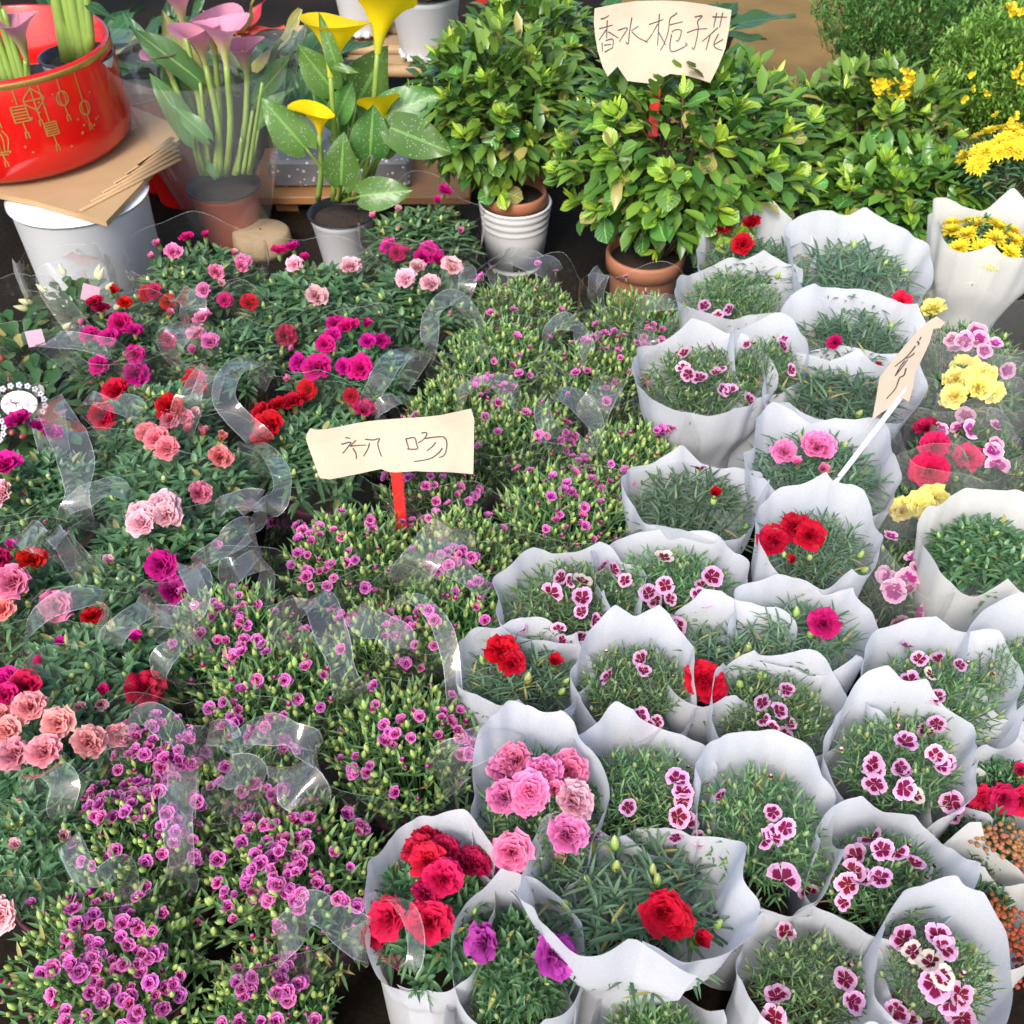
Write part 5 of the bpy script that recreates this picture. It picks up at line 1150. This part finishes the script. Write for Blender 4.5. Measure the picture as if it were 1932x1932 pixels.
# bucket and card under the planter
pf = at_z(98, 404, .30); RB = .150; bc = Vector((pf.x, pf.y + RB, 0))
ro = empty('white_bucket', bc, 'tall white plastic bucket standing under a sheet of corrugated cardboard', 'bucket')
mb = MB(); mb.lathe([(.004, 0), (RB * .90, 0), (RB * .92, .006), (RB * .985, .26), (RB * 1.0, .262), (RB * 1.03, .272), (RB * 1.03, zb - .030), (RB * .99, zb - .027), (.004, zb - .0265)], 60); mb.obj('body', [M['pot_white']], ro)
ro = empty('cardboard_sheet', (bc.x, bc.y, zb - .02), 'torn corrugated cardboard sheet between the lantern planter and the white bucket', 'cardboard')
cs = [at_z(*q, zb - .008) for q in ((-190, 330), (60, 378), (200, 418), (262, 352), (305, 300), (338, 262), (325, 232), (200, 180), (-150, 170))]
bm = bmesh.new(); vs = [bm.verts.new(p - ro.location) for p in cs]; f = bm.faces.new(vs)
ex = bmesh.ops.extrude_face_region(bm, geom=[f])
for v in [e for e in ex['geom'] if isinstance(e, bmesh.types.BMVert)]: v.co.z -= .012
bmesh.ops.recalc_face_normals(bm, faces=bm.faces[:]); me = bpy.data.meshes.new('sheet'); bm.to_mesh(me); bm.free(); me.materials.append(M['card']); link('sheet', me, ro)
mb = MB()
for k in range(6):
    p0_, p1_ = at_z(150 + 22 * k, 398 - 17 * k, zb - .006) - ro.location, at_z(340 - 3 * k, 300 - 8 * k, zb - .006) - ro.location
    mb.box(list((p0_ + p1_) / 2), ((p1_ - p0_).length / 2, .006, .0016), 0, np.array(Matrix.Rotation(math.atan2(p1_.y - p0_.y, p1_.x - p0_.x), 3, 'Z')))
mb.obj('crease', [M['card']], ro)
# log stump, terrazzo block, board, pallet
lp = at_z(492, 437, .055); mb = MB(); mb.lathe([(.003, 0), (.062, 0), (.066, .02), (.063, .055), (.058, .060), (.003, .062)], 26, 0, (0, 0, 0), sx=1.15)
tag(mb.obj('log_stump', [M['log']], None, (lp.x, lp.y, 0)), 'short pale sawn log beside the brick red calla pot', 'log')
pa, pb = at_y(505, 312, 2.60), at_y(772, 312, 2.60); h_ = .075
mb = MB(); mb.box((0, 0, 0), ((pb.x - pa.x) / 2, .11, h_ / 2)); o = mb.obj('terrazzo_block', [M['terrazzo']], None, ((pa.x + pb.x) / 2, 2.71, .132 - h_ / 2 + .0), smooth=False); o.modifiers.new('bevel', 'BEVEL').width = .008
tag(o, 'grey terrazzo stone block with white chips behind the yellow callas', 'stone block')
mb = MB(); mb.box((0, 0, 0), (.30, .15, .0115)); o = mb.obj('wooden_board', [M['board']], None, ((pa.x + pb.x) / 2 + .05, 2.70, .0445), smooth=False); o.modifiers.new('bevel', 'BEVEL').width = .003
tag(o, 'orange wooden board lying under the terrazzo block', 'board')
for sx_ in (-.2, .22):
    mb = MB(); mb.box((0, 0, 0), (.03, .12, .0165)); tag(mb.obj('wooden_batten', [M['board']], None, ((pa.x + pb.x) / 2 + .05 + sx_, 2.70, .0163), smooth=False), 'short wooden batten carrying the board end ' + ('by the cellophane callas' if sx_ < 0 else 'by the ribbed planter'), 'batten', 'battens under the board')
ro = empty('slatted_pallet', (at_y(740, 60, 3.3).x, 3.35, 0), 'low pallet of pale wooden slats and round poles with white pots on it', 'pallet')
for k in range(6):
    yy = -.22 + .085 * k; mb = MB()
    if k % 2 == 0: mb.tube([(-.34, yy, .165), (0, yy, .166), (.20, yy, .165)], .018, 10); mb.obj('pole', [M['bamboo']], ro)
    else: mb.box((-.06, yy, .160), (.25, .036, .010)); mb.obj('slat', [M['bamboo']], ro, smooth=False)
for sx_ in (-.22, .12):
    mb = MB(); mb.box((sx_, 0, .074), (.03, .26, .073)); mb.obj('bearer', [M['pot_black']], ro, smooth=False)
for k, (x, y, yy, r_) in enumerate(((800, 20, 3.42, .085), (1260, 130, 3.22, .098))):
    pc = T1(x, y, yy); ro2 = empty('white_pot', (pc.x, yy, .186), ['white pot with scalloped foot at the far side of the pallet', 'larger white pot with scalloped foot at the near edge of the pallet'][k], 'pot', 'white pots on the pallet')
    nursery_pot(ro2, r_ * 1.12, .18, M['pot_white'])
    mb = MB()
    for j in range(14):
        a_ = j * 2 * math.pi / 14; mb.box((r_ * .80 * math.cos(a_), r_ * .80 * math.sin(a_), .006), (.008, .008, .007))
    mb.obj('foot_rim', [M['pot_white']], ro2)
    for j in range(7):
        a_ = j * .9; big_leaf(ro2, ro2.location + Vector((.01 * math.cos(a_), .01 * math.sin(a_), .15)), ro2.location + Vector((.16 * math.cos(a_), .16 * math.sin(a_), .28 + .03 * (j % 3))), j, M['broad'], .3)
pc = T1(300, 640, 2.75); ro = empty('white_pot', (pc.x, 2.78, 0), 'white pot of dark plant half hidden behind the yellow callas', 'pot')
nursery_pot(ro, .10, .22, M['pot_white'])
for j in range(6): a_ = j * 1.1; big_leaf(ro, ro.location + Vector((0, 0, .19)), ro.location + Vector((.13 * math.cos(a_), .13 * math.sin(a_), .33)), j, M['broad'], .25)
# ================================================================== BACK ROW: broad-leaved plants, red pots, bromeliad, broom, chrysanthemum
def leafy(px, py, yy, n, L, wd, label, potmat, seed, mat='broad', h=.2, name='leafy_plant', upk=.8, red=0, rpot=.09):
    pc = at_y(px, py, yy); rg = np.random.default_rng(seed); ro = empty(name, (pc.x, yy, 0), label, 'plant' if name == 'leafy_plant' else 'bromeliad'); nursery_pot(ro, rpot, h, M[potmat])
    for k in range(n):
        a_ = k * 2.4; el = rg.uniform(.25, 1.2); d = Vector((math.cos(a_) * math.cos(el), math.sin(a_) * math.cos(el), math.sin(el) * upk)); Lk = L * rg.uniform(.7, 1.15)
        s0 = ro.location + Vector((0, 0, h * .85)); m_ = s0 + d * Lk * .5
        if wd > .2: stalk(ro, s0, m_, .004, .003); big_leaf(ro, m_, m_ + d * Lk * .8 + Vector((0, 0, -.02)), k, M[mat], wd, (0, 0, 1))
        else: big_leaf(ro, s0, s0 + d * Lk * 1.3, k, M[mat], wd, (0, 0, 1))
    for k in range(red):
        a_ = k * 2.4; el = .4 + .9 * k / red; d = Vector((math.cos(a_) * math.cos(el), math.sin(a_) * math.cos(el), math.sin(el))); s0 = ro.location + Vector((0, 0, h + .13))
        big_leaf(ro, s0, s0 + d * .13, k, M['bract'], .16, (0, 0, 1), 'bract')
    return ro
M['bract'] = leaf_mat('red_bract', g(.45, .02, .02), g(.62, .06, .05), rough=.4, trans=.25)
leafy(560, 90, 3.05, 14, .20, .42, 'glossy round-leaved plant behind the yellow callas', 'pot_black', 1)
leafy(300, 110, 3.10, 14, .26, .14, 'dark strap-leaved plant behind the red planters', 'pot_black', 2)
leafy(130, -10, 3.2, 14, .30, .16, 'dark strap-leaved plant behind the lantern planter', 'pot_black', 3)
leafy(470, 130, 2.95, 10, .24, .2, 'calla leaves with dull red flowers behind the cellophane-wrapped pot', 'pot_black', 4, red=6)
leafy(965, 105, 3.15, 16, .22, .10, 'bromeliad with a red flower head behind the gardenias', 'pot_black', 5, name='bromeliad', red=16)
leafy(1110, 110, 3.3, 12, .24, .30, 'broad green plant behind the large cream sign', 'pot_black', 6)
leafy(1330, 60, 3.35, 12, .22, .30, 'dark broad-leaved plant at the edge of the bare floor', 'pot_black', 8)
for k, (x, y, yy, r_, h_) in enumerate(((900, 420, 2.74, .085, .26), (1150, 560, 2.66, .10, .22))):
    pc = T0(x, y, yy); ro = empty('red_pot', (pc.x, yy, 0), ['small dark red pot tucked behind the lantern planter', 'dark red pot behind the cellophane-wrapped callas'][k], 'pot', 'dark red pots'); nursery_pot(ro, r_, h_, M['redplastic'])
def broom(c, ax, n, label, seed, mat, potat, nfl, flpts=()):
    rg = np.random.default_rng(seed); c = Vector(c); ro = empty('broom_bush', (potat[0], potat[1], 0), label, 'bush', 'broom bushes'); b = ro.location
    nursery_pot(ro, .10, .17, M['pot_brown'], M['pot_brown'])
    v = unit(rg.normal(size=(n, 3))); v[:, 2] = v[:, 2] * .8 + .25; rad = rg.uniform(.35, 1.0, n) ** .6
    P = np.array(list(c - b)) + v * np.array(ax) * rad[:, None]; mb = MB(); ft = np.tile([0, 0, .15], (n, 1)) + rg.normal(0, .02, (n, 3))
    md = (P * .6 + ft * .4) + rg.normal(0, .02, (n, 3)); sticks(mb, md[: n // 3], P[: n // 3], .0012); D0 = unit(P - ft)
    for j in range(9):
        D = unit(D0 * .6 + rg.normal(0, .7, (n, 3)) + [0, 0, .2]); blades(mb, P - D0 * rg.uniform(0, .03, (n, 1)) + rg.normal(0, .006, (n, 3)), D, rg.uniform(.011, .019, n), rg.uniform(.005, .0075, n), .15, 2, .15)
    mb.obj('foliage', [M[mat]], ro, kind='stuff')
    m2 = MB()
    for j in range(9): a_ = j * .7; m2.tube([(0, 0, .13), (.4 * ax[0] * math.cos(a_) + (c - b).x * .5, .4 * ax[1] * math.sin(a_) + (c - b).y * .5, .13 + ((c - b).z - .1) * .6), ((c - b).x + .7 * ax[0] * math.cos(a_), (c - b).y + .7 * ax[1] * math.sin(a_), (c - b).z + .3 * ax[2])], [.005, .004, .002], 5)
    m2.obj('branches', [M['woody']], ro, kind='stuff')
    for (x, y, yy) in flpts:
        p = at_y(*K(3, 0, x, y), yy)
        link('flower', flower_mesh('pea', 'yellow', random.randrange(4)), ro, p - b, rot_to((random.gauss(0, .5), -1 + random.gauss(0, .4), .5 + random.gauss(0, .4)), random.uniform(0, 6)), random.uniform(.013, .018))
    return ro
pc = at_y(1800, 150, 3.0)
broom(at_y(1790, 60, 3.05), (.40, .28, .27), 3200, 'large dark green broom bush in a brown pot by the bare floor', 1, 'genista', (at_y(1650, 190, 2.95).x, 2.95), 0, [])
rgq = np.random.default_rng(12)
spray = [(830 + rgq.normal(0, 30) + 240 * q, 590 + rgq.normal(0, 40) + 110 * q, 2.36) for q in rgq.uniform(0, 1, 34)] + [(1100 + rgq.normal(0, 40), 580 + rgq.normal(0, 50), 2.38) for _ in range(12)] + [(1850 + rgq.normal(0, 25), 90 + rgq.normal(0, 35), 2.4) for _ in range(7)] + [(1840 + rgq.normal(0, 50), 890 + rgq.normal(0, 40), 2.28) for _ in range(9)] + [(1900 + rgq.normal(0, 30), 530 + rgq.normal(0, 60), 2.35) for _ in range(6)] + [(1600 + rgq.normal(0, 60), 640 + rgq.normal(0, 40), 2.4) for _ in range(5)]
broom(at_y(1890, 165, 2.52), (.19, .15, .20), 1300, 'bright green broom bush with sprays of yellow flowers', 2, 'genista2', (at_y(1890, 250, 2.52).x, 2.52), 0, spray)
pc = at_y(1900, 300, 2.12); ro = empty('chrysanthemum', (pc.x, 2.12, 0), 'bright yellow chrysanthemum ball behind the ivory-topped wrap', 'chrysanthemum')
R_ = .10; H_ = pc.z + .05
plant_body(ro, ro.location, 'A', R_, H_ - .01, H_ - .08, 1, 0, 0)
for _ in range(40):
    a_ = random.uniform(0, 6.28); q = math.sqrt(random.random()); d = Vector((q * math.cos(a_), q * math.sin(a_), math.sqrt(max(0, 1 - q * q))))
    link('flower', flower_mesh('mum', 'yellow', random.randrange(5)), ro, Vector((d.x * R_, d.y * R_, H_ - .08 + d.z * .085)), rot_to(d + Vector((0, -.1, .2)), random.uniform(0, 6)), random.uniform(.019, .025))
# wrapped chrysanthemum, kalanchoes
def wrapped(lx, rx, by, fy, zf, label, name, cat, seed, mat='paper', kind='A', nb=0):
    F = at_z((lx + rx) / 2, fy, zf); Rx = (rx - lx) / 2 * depth(F) / FPX; Ry = Rx * .9; zb_ = min(max(at_y((lx + rx) / 2, by, F.y + 2 * Ry).z, zf), zf + .12)
    ro = empty(name, (F.x, F.y + Ry, 0), label, cat, 'potted flowers in white wraps'); wrap_sheet(np.random.default_rng(seed), Rx, Ry, zf, zb_, parent=ro, mat=M[mat])
    H = zf + .01; plant_body(ro, ro.location, kind, Rx * .72, H, H - .08, 1, seed, nb); return ro, Rx, H
ro, Rx, H = wrapped(1790, 2000, 380, 485, .36, 'tall pale wrap hiding yellow chrysanthemums, beside the low dark gardenia', 'wrapped_chrysanthemum', 'chrysanthemum', 71, 'paper_warm')
for k in range(16): a_ = k * 2.4; q = .9 * math.sqrt((k + .5) / 16); link('flower', flower_mesh('mum', 'yellow', k % 5), ro, (q * Rx * .85 * math.cos(a_), q * Rx * .85 * math.sin(a_), H - .035 + .04 * (1 - q)), rot_to((.4 * math.cos(a_), .4 * math.sin(a_), 1), k), .024)
for (lx, rx, by, fy, lab, pts, colr, sd_) in ((1800, 1990, 1520, 1640, 'white-wrapped kalanchoe with peach coloured buds', [(1640, 590), (1720, 600), (1780, 630), (1850, 620), (1900, 680), (1920, 740), (1830, 570)], 'peach', 73), (1790, 1990, 1690, 1790, 'white-wrapped kalanchoe with orange-red buds beside the maroon-eyed pinks', [(1560, 1110), (1640, 1160), (1740, 1230), (1720, 1130), (1830, 1290), (1660, 1080), (1900, 1400), (1910, 1560), (1880, 1330), (1820, 1180)], 'orange', 74)):
    ro, Rx, H = wrapped(lx, rx, by, fy, .27, lab, 'wrapped_kalanchoe', 'kalanchoe', sd_, 'paper_warm', 'A')
    pl = dict(root=ro, c=ro.location + Vector((0, 0, H - .08)), ax=Vector((Rx * .9, Rx * .9, .08)))
    for (x, y) in pts:
        px, py = K(3, 3, x, y); add_flower(pl, px, py, 'cluster', colr, .016)
# ================================================================== HOLIDAY CACTI at the far left
def cactus(px, py, r, H, label, seed, budcol, nb):
    p = at_z(px, py, H - .03); R = r * depth(p) / FPX; ro = empty('holiday_cactus', (p.x, p.y, 0), label, 'cactus', 'budded holiday cacti'); rg = np.random.default_rng(seed)
    link('pot', pot_mesh('maroon', M['pot_maroon']), ro); link('soil', soil_mesh(), ro, (0, 0, .098)); mb = MB(); n = 60; a = rg.uniform(0, 6.28, n); el = rg.uniform(.3, 1.45, n)
    d = np.stack([np.cos(a) * np.cos(el), np.sin(a) * np.cos(el), np.sin(el)], 1); P = np.tile([0, 0, .105], (n, 1)) + d * .01
    for k in range(4):
        L = R * .38 * rg.uniform(.85, 1.1, n); blades(mb, P, d, L, .021, .1, 4, .1, belly=.6); P = P + d * (L * .92)[:, None]; d = unit(d + np.stack([np.cos(a) * .25, np.sin(a) * .25, np.full(n, -.22)], 1))
    mb.obj('foliage', [M['succulent']], ro, kind='stuff')
    for q in range(nb):
        i = rg.integers(n); link('bud', bud_mesh(budcol if budcol in ('green', 'grey') else 'full_' + budcol), ro, P[i], rot_to(d[i] + np.array([0, -.3, .7]), 0), rg.uniform(.012, .017))
    sleeve(rg, R * 1.0, H + .03, ro)
    return ro, R
for cname in ('cream', 'coral'):
    mb = MB(); mb.lathe([(.10, 0), (.34, .2), (.46, .6), (.38, 1.1), (.2, 1.6), (.02, 2.0)], 8); MESH['bud', 'full_' + cname] = mb.mesh('bud', [PET[cname]])
def collar(ro, R, z, tilt, az):
    """round white printed card with a lace edge standing at the pot's rim"""
    q = frame_quat(Vector((math.cos(az), math.sin(az), 0)), Vector((-math.sin(az) * 0 + .15, -.75, .6))); mb = MB()
    mb.lathe([(.001, .0), (.022, .0), (.024, .001), (.001, .0012)], 24, 0, (0, 0, 0), sx=1.35); o = mb.obj('label_card', [M['lace']], ro, (0, -R * .72, z), rot=q, smooth=False)
    for k in range(13):
        a_ = -.5 + k * .33; m3 = MB(); c_ = (.040 * math.cos(a_) * 1.15, .034 * math.sin(a_), 0)
        for j in range(5): b_ = j * 1.257; m3.lathe([(.0005, .001), (.0034, .001), (.0005, .0022)], 6, 0, (c_[0] + .0036 * math.cos(b_), c_[1] + .0036 * math.sin(b_), 0))
        m3.obj('lace_blossom', [M['lace']], o)
    m4 = MB(); rg = np.random.default_rng(4)
    for k in range(5):
        pts = [(-.022 + .009 * k + rg.normal(0, .002), rg.normal(0, .006), .0016) for _ in range(4)]; C = smooth_path(pts, 14); T_ = unit(np.gradient(C, axis=0)); s2 = np.cross(T_, [0, 0, 1.0]) * .0009; m4.grid(np.stack([C - s2, C + s2], 1))
    m4.obj('print', [M['pinkink']], o)
def ticket(ro, p, rot, s):
    mb = MB(); mb.box((0, 0, 0), (s, s, .0006)); o = mb.obj('paper_tag', [M['tagcard']], ro, Vector(p) - ro.location, smooth=False); o.rotation_euler = rot
ro, R = cactus(135, 545, 80, .24, 'holiday cactus with cream buds and a square pink tag in front of the white bucket', 1, 'cream', 16); ticket(ro, at_z(*K(0, 1, 655, 300), .27), (.9, .5, .3), .016); collar(ro, R, .12, 0, .2)
ro, R = cactus(25, 610, 85, .24, 'holiday cactus with cream buds below the bare side of the bucket', 2, 'cream', 18); ticket(ro, at_z(*K(0, 1, 255, 625), .25), (.9, .1, .5), .015)
ro, R = cactus(60, 720, 95, .23, 'holiday cactus with coral buds and a lace-edged oval card', 3, 'coral', 7); collar(ro, R, .20, 0, .1)
ro, R = cactus(-15, 770, 80, .23, 'holiday cactus with red buds behind the magenta carnation', 4, 'coral', 8); collar(ro, R, .2, 0, -.2)
